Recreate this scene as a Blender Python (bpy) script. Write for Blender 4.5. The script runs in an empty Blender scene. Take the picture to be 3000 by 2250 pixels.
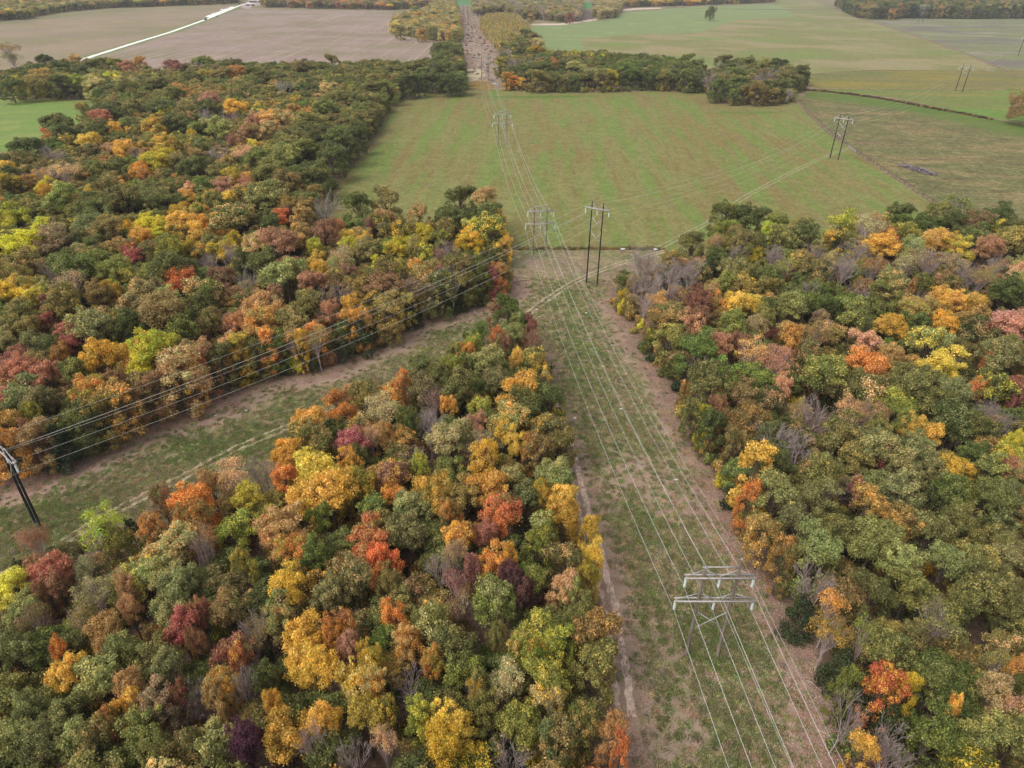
import bpy, math, random
import numpy as np
from mathutils import Matrix, Vector, Euler
from mathutils.geometry import tessellate_polygon

# ------------------------------------------------------------------ camera, sky, sun, exposure
scene = bpy.context.scene
CAMH = 90.0
FPX = 2000.0                                  # focal length in pixels of the 3000 px wide photograph
_down = Vector((-45 / FPX, -3263 / FPX, -1)).normalized()      # world down, in camera axes
_up = -_down
_fwd = Vector((0, 0, -1))
_yax = (_fwd - _fwd.dot(_up) * _up).normalized()               # world +Y
_xax = _yax.cross(_up)                                         # world +X
M3 = Matrix((_xax, _yax, _up))                                 # camera axes -> world
cam_d = bpy.data.cameras.new('camera')
cam = bpy.data.objects.new('camera', cam_d)
scene.collection.objects.link(cam)
cam.matrix_world = Matrix.Translation((0, 0, CAMH)) @ M3.to_4x4()
cam_d.sensor_width = 36.0
cam_d.lens = 36.0 * FPX / 3000.0
cam_d.clip_start = 1.0
cam_d.clip_end = 9000.0
scene.camera = cam

SUN_EL, SUN_AZ = math.radians(52), math.radians(-125)          # azimuth measured from +Y towards +X
world = bpy.data.worlds.new('World')
scene.world = world
world.use_nodes = True
wn = world.node_tree.nodes
sky = wn.new('ShaderNodeTexSky')
sky.sky_type = 'NISHITA'
sky.sun_disc = False
sky.sun_elevation = SUN_EL
sky.sun_rotation = SUN_AZ
sky.dust_density = 3.0
sky.ozone_density = 0.6
bg = wn['Background']
bg.inputs['Strength'].default_value = 0.15
hs = wn.new('ShaderNodeHueSaturation')
hs.inputs['Saturation'].default_value = 0.22                   # overcast: an almost neutral sky
world.node_tree.links.new(sky.outputs[0], hs.inputs['Color'])
world.node_tree.links.new(hs.outputs[0], bg.inputs['Color'])
sun_d = bpy.data.lights.new('sun', 'SUN')
sun_d.energy = 0.9
sun_d.angle = math.radians(35)
sun_d.color = (1.0, 0.95, 0.88)
sun = bpy.data.objects.new('sun', sun_d)
scene.collection.objects.link(sun)
_s = Vector((math.sin(SUN_AZ) * math.cos(SUN_EL), math.cos(SUN_AZ) * math.cos(SUN_EL), math.sin(SUN_EL)))
sun.rotation_euler = _s.to_track_quat('Z', 'Y').to_euler()
scene.view_settings.view_transform = 'Standard'
scene.view_settings.look = 'None'
scene.view_settings.exposure = 0.36
scene.view_settings.gamma = 1.0
scene.cycles.max_bounces = 7
scene.cycles.diffuse_bounces = 5
scene.cycles.transmission_bounces = 4

# ------------------------------------------------------------------ helpers
M3n = np.array(M3)
def ray(px, py):
    d = np.array([(px - 1500.0) / FPX, -(py - 1125.0) / FPX, -1.0])
    return M3n @ d
def P(px, py, h=0.0):
    """point at height h that the photograph shows at pixel (px, py)"""
    d = ray(px, py)
    if d[2] > -0.02: d[2] = -0.02
    t = (CAMH - h) / -d[2]
    return np.array([d[0] * t, d[1] * t, h])
def proj(p):
    v = M3n.T @ (np.array(p, float) - np.array([0, 0, CAMH]))
    return 1500 + FPX * v[0] / -v[2], 1125 - FPX * v[1] / -v[2], -v[2]
def depth(p):
    return float(-(M3n.T @ (np.array(p, float) - np.array([0, 0, CAMH])))[2])
def lin(c):
    return tuple(((v / 255.0) / 12.92 if v / 255.0 < 0.04045 else ((v / 255.0 + 0.055) / 1.055) ** 2.4) for v in c)
def tag(o, label=None, cat=None, group=None, kind=None):
    if label: o['label'] = label
    if cat: o['category'] = cat
    if group: o['group'] = group
    if kind: o['kind'] = kind
    return o
def link(o, parent=None):
    scene.collection.objects.link(o)
    if parent is not None: o.parent = parent
    return o
def empty(name, loc, rz=0.0):
    o = bpy.data.objects.new(name, None)
    o.empty_display_size = 0.5
    o.location = loc
    o.rotation_euler = (0, 0, rz)
    return link(o)
def mesh_np(name, V, F, mats, mi=None, smooth=False):
    """V (n,3), F (m,k) all faces with k corners"""
    me = bpy.data.meshes.new(name)
    V = np.asarray(V, np.float32); F = np.asarray(F, np.int32)
    me.vertices.add(len(V)); me.vertices.foreach_set('co', V.ravel())
    k = F.shape[1]
    me.loops.add(F.size); me.loops.foreach_set('vertex_index', F.ravel())
    me.polygons.add(len(F))
    me.polygons.foreach_set('loop_start', np.arange(0, F.size, k, dtype=np.int32))
    me.polygons.foreach_set('loop_total', np.full(len(F), k, np.int32))
    for m in (mats if isinstance(mats, (list, tuple)) else [mats]): me.materials.append(m)
    if mi is not None: me.polygons.foreach_set('material_index', np.asarray(mi, np.int32))
    if smooth: me.polygons.foreach_set('use_smooth', np.ones(len(F), bool))
    me.update(calc_edges=True)
    return me
def attr(me, name, vals, dom='POINT'):
    a = me.attributes.new(name, 'FLOAT', dom)
    a.data.foreach_set('value', np.asarray(vals, np.float32))
def mobj(name, me, parent=None):
    return link(bpy.data.objects.new(name, me), parent)

class MB:
    """collects boxes, bars and tubes into one mesh of quads"""
    def __init__(s): s.V = []; s.F = []; s.n = 0
    def add(s, V, F):
        V = np.asarray(V, float); F = np.asarray(F, int)
        s.V.append(V); s.F.append(F + s.n); s.n += len(V); return s
    def box(s, c, size, R=None):
        x, y, z = [v / 2.0 for v in size]
        V = np.array([(-x, -y, -z), (x, -y, -z), (x, y, -z), (-x, y, -z), (-x, -y, z), (x, -y, z), (x, y, z), (-x, y, z)])
        if R is not None: V = V @ np.array(R).T
        return s.add(V + np.array(c), [(0, 3, 2, 1), (4, 5, 6, 7), (0, 1, 5, 4), (1, 2, 6, 5), (2, 3, 7, 6), (3, 0, 4, 7)])
    def bar(s, a, b, w, t, up=(0, 0, 1)):
        a = np.array(a, float); b = np.array(b, float); d = b - a; L = np.linalg.norm(d); d /= L
        u = np.array(up, float); u = u - d * u.dot(d)
        if np.linalg.norm(u) < 1e-5: u = np.array([1.0, 0, 0]) - d * d[0]
        u /= np.linalg.norm(u); r = np.cross(d, u)
        return s.box((a + b) / 2, (L, w, t), np.stack([d, r, u], 1))
    def tube(s, pts, rad, n=6, cap=True):
        V, F = tube_np(np.array(pts, float), rad, n)
        s.add(V, F)
        if cap:
            k = len(pts)
            for base in (0, (k - 1) * n):
                idx = [s.n - len(V) + base + i for i in range(n)]
                for i in range(1, n - 1, 2):
                    j = min(i + 2, n - 1)
                    s.F.append(np.array([[idx[0], idx[i], idx[i + 1], idx[j]]])) if i + 2 <= n - 1 else None
        return s
    def build(s, name, mat, parent=None, smooth=False):
        me = mesh_np(name, np.concatenate(s.V), np.concatenate(s.F), mat, smooth=smooth)
        return mobj(name, me, parent)
def tube_np(pts, rad, n):
    pts = np.asarray(pts, float); k = len(pts)
    rad = np.full(k, rad) if np.isscalar(rad) else np.asarray(rad, float)
    T = np.gradient(pts, axis=0); T /= np.linalg.norm(T, axis=1)[:, None] + 1e-9
    ref = np.array([0, 0, 1.0]) if abs(T[0][2]) < 0.9 else np.array([1.0, 0, 0])
    A = np.cross(T, ref); A /= np.linalg.norm(A, axis=1)[:, None] + 1e-9
    B = np.cross(T, A)
    an = np.arange(n) * 2 * math.pi / n
    V = pts[:, None, :] + rad[:, None, None] * (np.cos(an)[None, :, None] * A[:, None, :] + np.sin(an)[None, :, None] * B[:, None, :])
    V = V.reshape(-1, 3)
    i = np.arange(k - 1)[:, None] * n; j = np.arange(n)[None, :]; j2 = (j + 1) % n
    F = np.stack([i + j, i + j2, i + n + j2, i + n + j], -1).reshape(-1, 4)
    return V, F

# ------------------------------------------------------------------ materials
def nm(name):
    m = bpy.data.materials.new(name); m.use_nodes = True
    nt = m.node_tree; b = nt.nodes['Principled BSDF']
    b.inputs['Roughness'].default_value = 0.85
    b.inputs['Specular IOR Level'].default_value = 0.2
    return m, nt, b
class NT:
    def __init__(s, nt):
        s.t = nt; s.co = nt.nodes.new('ShaderNodeTexCoord').outputs['Object']
    def n(s, t): return s.t.nodes.new(t)
    def l(s, a, b): s.t.links.new(a, b)
    def noise(s, scale, detail=4, vec=(1, 1, 1), rot=0.0, off=0.0, rough=0.55, dist=0.0):
        mp = s.n('ShaderNodeMapping'); mp.vector_type = 'TEXTURE'; mp.inputs['Scale'].default_value = tuple(1.0 / v for v in vec)
        mp.inputs['Rotation'].default_value = (0, 0, -rot); mp.inputs['Location'].default_value = (off, off * 0.7, 0)
        s.l(s.co, mp.inputs['Vector'])
        x = s.n('ShaderNodeTexNoise'); x.inputs['Scale'].default_value = scale
        x.inputs['Detail'].default_value = detail; x.inputs['Roughness'].default_value = rough
        x.inputs['Distortion'].default_value = dist
        s.l(mp.outputs[0], x.inputs['Vector']); return x.outputs['Fac']
    def ramp(s, fac, lo, hi):
        m = s.n('ShaderNodeMapRange'); m.interpolation_type = 'SMOOTHSTEP'
        m.inputs['From Min'].default_value = lo; m.inputs['From Max'].default_value = hi
        s.l(fac, m.inputs['Value']); return m.outputs['Result']
    def math(s, op, a, b=0.0, c=None):
        m = s.n('ShaderNodeMath'); m.operation = op
        for i, v in enumerate((a, b) if c is None else (a, b, c)):
            if isinstance(v, (int, float)): m.inputs[i].default_value = v
            else: s.l(v, m.inputs[i])
        return m.outputs[0]
    def mix(s, fac, a, b, mode='MIX'):
        m = s.n('ShaderNodeMix'); m.data_type = 'RGBA'; m.blend_type = mode
        for sock, v in ((m.inputs['Factor'], fac), (m.inputs[6], a), (m.inputs[7], b)):
            if isinstance(v, (int, float)): sock.default_value = v
            elif isinstance(v, tuple): sock.default_value = (*v, 1.0)
            else: s.l(v, sock)
        return m.outputs[2]
    def attr(s, name, typ='GEOMETRY', out='Fac'):
        a = s.n('ShaderNodeAttribute'); a.attribute_name = name; a.attribute_type = typ
        return a.outputs[out]
GAIN = 1.0
def gl(c, k=1.0): return tuple(min(0.9, v * GAIN * k) for v in lin(c))
def flat_mat(name, c, rough=0.7, metal=0.0, var=0.25, scale=3.0, vec=(1, 1, 1)):
    m, nt, b = nm(name); N = NT(nt)
    col = lin(c)
    d = tuple(v * (1 - var) for v in col); l = tuple(min(1, v * (1 + var)) for v in col)
    N.l(N.mix(N.ramp(N.noise(scale, 5, vec), 0.3, 0.7), d, l), b.inputs['Base Color'])
    b.inputs['Roughness'].default_value = rough; b.inputs['Metallic'].default_value = metal
    return m
def bump(N, b, h, dist, strength=0.6):
    bp = N.n('ShaderNodeBump'); bp.inputs['Distance'].default_value = dist; bp.inputs['Strength'].default_value = strength
    N.l(h, bp.inputs['Height']); N.l(bp.outputs[0], b.inputs['Normal'])

def leaf_material():
    m, nt, b = nm('leaves'); N = NT(nt)
    t1 = N.attr('tint', 'INSTANCER', 'Color'); t2 = N.attr('tint2', 'INSTANCER', 'Color')
    sd = N.attr('seed', 'INSTANCER')
    r = N.attr('rnd'); cr = N.attr('crnd')
    add = N.n('ShaderNodeVectorMath'); add.operation = 'ADD'
    N.l(N.co, add.inputs[0]); N.l(sd, add.inputs[1])
    x = N.n('ShaderNodeTexNoise'); x.inputs['Scale'].default_value = 0.33; x.inputs['Detail'].default_value = 2
    N.l(add.outputs[0], x.inputs['Vector'])
    f = N.math('ADD', x.outputs['Fac'], N.math('MULTIPLY', N.math('SUBTRACT', r, 0.5), 0.42))
    f = N.math('ADD', f, N.math('MULTIPLY', N.math('SUBTRACT', cr, 0.5), 0.22))
    c = N.mix(N.ramp(f, 0.50, 0.70), t1, t2)
    # leaf to leaf value variation
    v = N.math('MULTIPLY_ADD', r, 1.0, 0.5)
    v = N.math('MULTIPLY', v, N.math('MULTIPLY_ADD', cr, 0.35, 0.83))
    cc = N.n('ShaderNodeCombineColor'); 
    for i in range(3): N.l(v, cc.inputs[i])
    c = N.mix(1.0, c, cc.outputs[0], 'MULTIPLY')
    N.l(c, b.inputs['Base Color'])
    b.inputs['Roughness'].default_value = 0.55; b.inputs['Specular IOR Level'].default_value = 0.3
    tr = N.n('ShaderNodeBsdfTranslucent'); N.l(c, tr.inputs['Color'])
    ms = N.n('ShaderNodeMixShader'); ms.inputs[0].default_value = 0.38
    N.l(b.outputs[0], ms.inputs[1]); N.l(tr.outputs[0], ms.inputs[2])
    N.l(ms.outputs[0], nt.nodes['Material Output'].inputs['Surface'])
    return m
LEAF = leaf_material()
BARK = flat_mat('bark', (104, 92, 80), 0.9, var=0.35, scale=1.2, vec=(1, 1, 0.3))
PALEBARK = flat_mat('pale_bark', (176, 166, 156), 0.9, var=0.25, scale=1.2)
TWIG = flat_mat('bare_twigs', (176, 158, 152), 0.9, var=0.2, scale=0.6)

def field_mat(name, base, alts, stripe=None, fine=0.25, bumpd=0.15):
    """base colour with alternating patches: alts = [(colour, scale, vec, rot, lo, hi, amount, off)]"""
    m, nt, b = nm(name); N = NT(nt)
    c = gl(base)
    for (col, sc, vec, rot, lo, hi, amt, off) in alts:
        f = N.math('MULTIPLY', N.ramp(N.noise(sc, 6, vec, rot, off, 0.62), lo, hi), amt)
        c = N.mix(f, c, gl(col))
    g = N.noise(2.2, 6, off=3.0, rough=0.75)
    v = N.math('MULTIPLY_ADD', N.ramp(g, .37, .63), fine * 2.2, 1.0 - fine * 1.1)
    v = N.math('MULTIPLY', v, N.math('MULTIPLY_ADD', N.ramp(N.noise(7.0, 3, off=13.0, rough=0.8), .36, .64), fine * 1.6, 1.0 - fine * 0.8))
    g2 = N.noise(0.5, 5, off=9.0, rough=0.7)
    v = N.math('MULTIPLY', v, N.math('MULTIPLY_ADD', N.ramp(g2, .36, .64), fine * 1.5, 1.0 - fine * 0.75))
    v = N.math('MULTIPLY', v, N.math('MULTIPLY_ADD', N.ramp(N.noise(0.14, 5, off=17.0, rough=0.75), .36, .64), fine * 1.0, 1.0 - fine * 0.5))
    cc = N.n('ShaderNodeCombineColor')
    for i in range(3): N.l(v, cc.inputs[i])
    c = N.mix(1.0, c, cc.outputs[0], 'MULTIPLY')
    for a, col, lo, hi in (('green', (92, 118, 50), 0.35, 0.9), ('bare', (172, 144, 130), 0.4, 0.9)):
        w = N.math('ADD', N.attr(a), N.math('MULTIPLY', N.math('SUBTRACT', N.noise(0.35, 6, off=5.0 if a == 'bare' else 1.0, rough=0.85), 0.5), 1.5))
        w = N.math('MULTIPLY', N.ramp(w, lo, hi), N.ramp(N.attr(a), 0.02, 0.2))
        c = N.mix(N.math('MULTIPLY', w, 0.75), c, gl(col))
    w = N.math('ADD', N.attr('litter'), N.math('MULTIPLY', N.math('SUBTRACT', N.noise(0.7, 8, off=7.0, rough=0.85), 0.5), 1.9))
    w = N.math('MULTIPLY', N.ramp(w, 0.25, 0.8), N.ramp(N.attr('litter'), 0.02, 0.25))
    lit = N.mix(N.ramp(N.noise(1.5, 8, rough=0.85), 0.38, 0.62), gl((96, 76, 62)), gl((168, 140, 122)))
    lit = N.mix(N.ramp(N.noise(0.25, 4, off=2.0), 0.35, 0.7), lit, gl((112, 94, 76)))
    c = N.mix(w, c, lit)
    N.l(c, b.inputs['Base Color'])
    b.inputs['Roughness'].default_value = 0.95; b.inputs['Specular IOR Level'].default_value = 0.1
    bump(N, b, g, bumpd)
    return m

# ------------------------------------------------------------------ the lie of the land: outlines read off the photograph
def poly(pts): return np.array([P(*p)[:2] for p in pts])
def inside(poly_, X):
    X = np.atleast_2d(X); n = len(poly_); r = np.zeros(len(X), bool); j = n - 1
    for i in range(n):
        xi, yi = poly_[i]; xj, yj = poly_[j]
        if yi != yj:
            c = ((yi > X[:, 1]) != (yj > X[:, 1])) & (X[:, 0] < (xj - xi) * (X[:, 1] - yi) / (yj - yi) + xi)
            r ^= c
        j = i
    return r
def sdist(poly_, X):
    """distance to the outline, positive inside"""
    X = np.atleast_2d(X); d = np.full(len(X), 1e9)
    for i in range(len(poly_)):
        a = poly_[i - 1]; b = poly_[i]; ab = b - a
        t = np.clip(((X - a) @ ab) / (ab @ ab + 1e-9), 0, 1)
        d = np.minimum(d, np.linalg.norm(X - (a + t[:, None] * ab), axis=1))
    return np.where(inside(poly_, X), d, -d)
def ldist(line, X):
    X = np.atleast_2d(X); d = np.full(len(X), 1e9)
    for i in range(1, len(line)):
        a = line[i - 1]; b = line[i]; ab = b - a
        t = np.clip(((X - a) @ ab) / (ab @ ab + 1e-9), 0, 1)
        d = np.minimum(d, np.linalg.norm(X - (a + t[:, None] * ab), axis=1))
    return d

MID = poly([(1478,985,0),(1490,910,14),(1545,905,14),(1590,985,4),(1612,1060,5),(1620,1170,6),(1650,1240,8),(1660,1330,8),
  (1663,1450,8),(1688,1520,8),(1740,1620,8),(1755,1740,9),(1768,1800,9),(1795,1900,10),(1792,2040,10),(1770,2100,8),
  (1830,2180,6),(1845,2260,5),(1870,2500,0),(1900,2900,0),(-700,2900,0),(-500,1900,8),(-250,1650,8),(0,1640,10),(90,1610,6),(170,1640,3),
  (260,1590,2),(300,1500,10),(340,1455,14),(430,1405,15),(570,1400,15),(600,1350,15),(700,1350,14),(760,1310,15),(830,1280,15),
  (850,1230,15),(960,1130,15),(1000,1105,15),(1100,1110,15),(1160,1080,15),(1190,1040,15),(1310,980,15),(1370,965,15),(1430,988,3)])
LEFT = poly([(1490,745,0),(1483,700,0),(1478,640,14),(1440,570,15),(1340,560,15),(1300,590,15),(1180,600,15),(1130,560,15),(1010,580,15),
  (980,650,10),(940,640,0),(960,590,0),(1000,528,0),(1060,460,0),(1105,395,0),(1135,340,0),(1165,300,0),(1185,277,0),(1240,272,0),
  (1355,277,0),(1362,240,5),(1362,180,15),(1350,115,15),(1270,120,14),(1275,172,12),(1190,172,15),(1100,165,15),(1000,172,15),
  (900,165,15),(800,175,15),(700,172,15),(600,160,15),(500,185,15),(450,185,15),(400,170,15),(270,165,15),(150,165,15),(0,195,15),
  (-400,240,15),(-400,290,0),(0,284,0),(270,293,0),(282,305,12),(235,335,14),(115,388,14),(100,422,14),(25,442,14),(0,475,14),
  (-300,560,14),(-900,1100,0),(-400,1590,0),(0,1425,0),(130,1385,0),(280,1330,0),(420,1250,0),(560,1200,0),(620,1160,0),(700,1130,0),
  (820,1100,0),(960,1085,0),(1010,1062,0),(1080,1025,0),(1130,1005,0),(1220,945,0),(1300,925,0),(1370,903,0),(1440,883,0),(1485,862,0),(1492,800,0)])
RIGHT = poly([(1795,800,0),(1790,870,0),(1802,905,0),(1850,960,0),(1862,1012,0),(1900,1062,0),(1945,1112,0),(1965,1180,0),(2000,1262,0),
  (2045,1312,0),(2090,1400,0),(2130,1500,0),(2170,1548,0),(2200,1640,0),(2240,1690,0),(2290,1765,0),(2330,1860,0),(2395,1945,0),
  (2430,2050,0),(2435,2150,0),(2450,2300,0),(2480,2900,0),(3900,2900,0),(3700,700,0),(3150,650,15),(3000,650,15),(2950,620,15),
  (2870,605,15),(2760,600,15),(2700,600,15),(2600,620,15),(2450,630,15),(2420,655,15),(2330,645,15),(2260,605,15),(2180,585,15),
  (2110,590,15),(2085,640,15),(2085,675,10),(1990,695,14),(1960,745,8),(1900,740,8),(1840,750,8),(1800,790,8)])
BELT = poly([(1478,262,0),(1490,267,0),(1600,273,0),(1750,272,0),(1900,268,0),(2055,273,0),(2062,200,13),(2010,158,15),(1900,152,15),
  (1850,150,15),(1750,137,15),(1640,140,15),(1585,135,15),(1560,110,8),(1500,120,4),(1470,150,2),(1462,200,2)])
CLUMP = poly([(2066,274,0),(2095,302,0),(2140,311,0),(2260,313,0),(2318,306,0),(2330,282,0),(2368,262,0),(2366,195,14),(2310,172,15),
  (2200,170,15),(2120,162,15),(2078,186,15)])
SAPL = poly([(1410,92,0),(1440,125,0),(1470,165,0),(1480,200,0),(1500,150,0),(1560,130,0),(1552,100,0),(1550,84,4),(1520,48,6),(1480,40,6),
  (1425,45,6),(1408,62,4)])
NCLUMP = poly([(1147,98,0),(1200,106,0),(1270,120,0),(1348,124,0),(1346,60,0),(1335,20,0),(1280,14,0),(1240,26,12),(1180,34,14),(1150,60,10)])
NWEST = poly([(-500,120,0),(-300,95,0),(0,62,0),(80,57,0),(110,48,0),(160,40,0),(250,30,0),(300,25,0),(400,22,0),(500,18,0),(560,16,0),(700,11,0),
  (700,-20,0),(300,-22,0),(-500,-10,0)])
NMID = poly([(772,22,0),(900,25,0),(1050,28,0),(1150,30,0),(1240,22,0),(1330,12,0),(1330,-20,0),(780,-20,0)])
NCENT = poly([(1385,42,0),(1400,50,0),(1470,36,0),(1500,40,0),(1510,52,0),(1545,58,0),(1590,60,0),(1640,66,0),(1700,66,0),(1705,30,0),(1700,5,0),(1550,-5,0),(1385,-10,0)])
NCENT2 = poly([(1738,48,0),(1760,56,0),(1800,54,0),(1818,30,0),(1815,5,0),(1760,0,0),(1742,20,0)])
NEAST = poly([(1820,24,0),(1900,20,0),(2000,18,0),(2270,8,0),(2280,-15,0),(1820,-20,0)])
NDARK = poly([(2375,0,0),(2450,20,0),(2505,52,0),(2560,57,0),(2625,58,0),(2640,54,0),(2800,56,0),(3000,55,0),(3400,52,0),(3400,5,0),(2400,-20,0)])

TRK1 = [P(*p)[:2] for p in [(1620,1170,0),(1650,1280,0),(1690,1400,0),(1725,1520,0),(1755,1620,0),(1790,1730,0),(1810,1850,0),(1830,1960,0),(1850,2060,0),(1870,2160,0),(1890,2260,0)]]
LNDIR = P(1580, 752)[:2] - P(2054, 1921)[:2]; LNDIR /= np.linalg.norm(LNDIR)
def phi(p, q):
    d = P(*q) - P(*p); return math.atan2(d[0], d[1])
PHI_L = math.atan2(LNDIR[0], LNDIR[1]); PHI_F = phi((1163, 556), (1212, 479)); PHI_H = phi((1013, 176), (1124, 115))
print('phis', PHI_L, PHI_F, PHI_H)
def axis_coords():
    xs = np.concatenate([[-5000, -3500, -2500, -1800, -1300, -1000, -800, -650, -540, -450, -380], np.arange(-330, 300, 2.0),
                         [300, 340, 400, 480, 600, 750, 1000, 1300, 1800, 2500, 3500, 5000]])
    ys = np.concatenate([[-400, -200, -100, -50], np.arange(-20, 330, 2.0), [330, 350, 400, 470, 550, 650, 800, 1000, 1300, 1700, 2200, 3000, 4500, 8000]])
    return xs, ys
def splat(X, lst):
    w = np.zeros(len(X))
    for (px, py, rl, rw, amt) in lst:
        c = P(px, py)[:2]; d = X - c
        al = d @ LNDIR; ac = d @ np.array([-LNDIR[1], LNDIR[0]])
        w += amt * np.exp(-(al / rl) ** 2 - (ac / rw) ** 2)
    return np.clip(w, 0, 1)
GREEN = [(1700,1010,14,6,1),(1690,1120,12,6,.9),(1780,1340,10,5,.6),(2080,1900,6,6,1),(2050,1800,6,4,.8),(1900,1780,7,4,.6),(2230,1850,8,3,.5),
  (1640,900,12,8,.5),(900,1170,8,16,.6),(700,1280,6,16,.9),(600,1330,6,14,.8),(1310,970,5,7,1),(120,1470,10,10,.7),(160,1560,8,8,.7),
  (1980,2100,9,4,.7),(2130,2150,8,5,.6),(1930,1560,7,4,.7),(1850,1500,8,5,.5),(1660,860,9,10,.6),(1750,780,8,14,.5),(2270,2060,10,2,.5)]
BARE = [(1900,1400,9,7,1),(1990,1500,7,6,.8),(2090,1440,9,4,.9),(1780,1440,10,4,.9),(1700,1420,12,3,.5),(2000,1310,8,4,.6),(1950,1700,8,5,.6),
  (1860,2010,12,2.5,.8),(2180,1650,8,5,.6),(1930,1900,10,4,.7),(2010,2050,8,4,.5),(1900,2150,10,4,.7),(2060,2170,5,5,.6),
  (760,1168,3,9,.8),(700,1195,3,9,.8),(640,1225,3,9,.8),(560,1262,3,9,.7),(460,1300,3,8,.6),(350,1345,3,9,.6),(250,1390,3,8,.5),(1010,1085,3,7,.5),(1310,960,3,7,.6),(1230,1000,3,7,.5),
  (1560,770,12,10,.9),(1600,1270,8,6,.6),(1960,1000,16,3,.7),(2030,1130,12,4,.8),(2120,1350,16,3,.9),(2150,1600,8,4,.8),(2230,1980,12,3,.4),(1830,1320,8,4,.4)]
def set_attrs(me, X, litter, green=None, bare=None):
    attr(me, 'litter', litter)
    attr(me, 'green', np.zeros(len(X)) if green is None else green)
    attr(me, 'bare', np.zeros(len(X)) if bare is None else bare)
def bare_of(X):
    bare = splat(X, BARE) * .85
    dl, dr, dt = sdist(LEFT, X), sdist(RIGHT, X), ldist(np.array(TRK1), X)
    sec = (X[:, 1] > 85) & (X[:, 1] < 215) & (X[:, 0] < 8)
    bare = np.maximum(bare, np.where(sec, 1.0 * np.clip((dl + 12.5) / 7.0, 0, 1), 0)); bare = np.maximum(bare, .85 * np.clip((dr + 10) / 6.0, 0, 1) * (X[:, 1] < 200))
    return np.maximum(bare, .95 * np.clip((6.0 - dt) / 3.5, 0, 1))
def build_ground():
    xs, ys = axis_coords()
    gx, gy = np.meshgrid(xs, ys); X = np.stack([gx.ravel(), gy.ravel()], 1)
    nx, ny = len(xs), len(ys)
    i = np.arange(ny - 1)[:, None] * nx; j = np.arange(nx - 1)[None, :]
    F = np.stack([i + j, i + j + 1, i + nx + j + 1, i + nx + j], -1).reshape(-1, 4)
    d = np.full(len(X), -1e9)
    for pl in (MID, LEFT, RIGHT): d = np.maximum(d, sdist(pl, X))
    lit = np.clip((d + 4) / 7.0, 0, 1)
    bare = bare_of(X)
    m = field_mat('clearing grass', (128, 124, 86), [
        ((150, 134, 104), 0.05, (1, 1, 1), 0, 0.42, 0.62, 0.75, 4.0),
        ((92, 108, 56), 0.09, (1, 1, 1), 0, 0.5, 0.66, 0.7, 11.0),
        ((164, 138, 112), 0.4, (1.0, 0.12, 1), PHI_L, 0.50, 0.66, 0.75, 2.0),
        ((158, 130, 118), 0.035, (1, .6, 1), PHI_L, 0.50, 0.62, 0.75, 61.0),
        ((84, 98, 50), 0.55, (1, 0.5, 1), 0.3, 0.52, 0.7, 0.6, 31.0)], fine=0.3)
    me = mesh_np('ground', np.c_[X, np.zeros(len(X))], F, m)
    set_attrs(me, X, lit, splat(X, GREEN) * .75, bare)
    return tag(mobj('ground', me), kind='structure')
build_ground()

rngj = np.random.default_rng(5)
def jag(line, step, amp, closed=False):
    line = np.asarray(line, float); out = []
    n = len(line)
    for i in range(n if closed else n - 1):
        a = line[i]; b = line[(i + 1) % n]; L = np.linalg.norm(b - a); k = max(1, min(400, int(L / step)))
        nv = np.array([-(b - a)[1], (b - a)[0]]) / (L + 1e-9)
        for q in range(k):
            out.append(a + (b - a) * q / k + nv * rngj.normal(0, amp))
    if not closed: out.append(line[-1])
    return np.array(out)
def sheet(name, pts, z, mat, step=4.0, amp=0.5, cell=None, litter=None, green=None, bare=None, kind='structure'):
    pl = np.asarray(pts) if isinstance(pts, np.ndarray) else poly(pts)
    b = jag(pl, step, amp, True)
    if cell:
        lo = b.min(0); hi = b.max(0)
        gx, gy = np.meshgrid(np.arange(lo[0], hi[0], cell), np.arange(lo[1], hi[1], cell))
        G = np.stack([gx.ravel(), gy.ravel()], 1); G = G[sdist(pl, G) > cell * 0.8]
        from mathutils.geometry import delaunay_2d_cdt
        allp = [Vector(p) for p in b] + [Vector(p) for p in G]
        nb = len(b)
        vo, _, fo, *_r = delaunay_2d_cdt(allp, [(i, (i + 1) % nb) for i in range(nb)], [], 1, 1e-4)
        V = np.array([(p[0], p[1], z) for p in vo]); F = np.array([f for f in fo if len(f) == 3])
        c = V[F].mean(1)[:, :2]; F = F[inside(b, c)]
    else:
        tri = tessellate_polygon([[Vector((p[0], p[1], 0)) for p in b]])
        V = np.c_[b, np.full(len(b), z)]; F = np.array(tri)
    a, bb, cc = V[F[:, 0]], V[F[:, 1]], V[F[:, 2]]
    fl = np.cross(bb - a, cc - a)[:, 2] < 0
    F[fl] = F[fl][:, ::-1]
    me = mesh_np(name, V, F, mat)
    X = V[:, :2]
    set_attrs(me, X, litter(X) if litter else np.zeros(len(X)), green(X) if green else None, bare(X) if bare else None)
    return tag(mobj(name, me), kind=kind)
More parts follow.
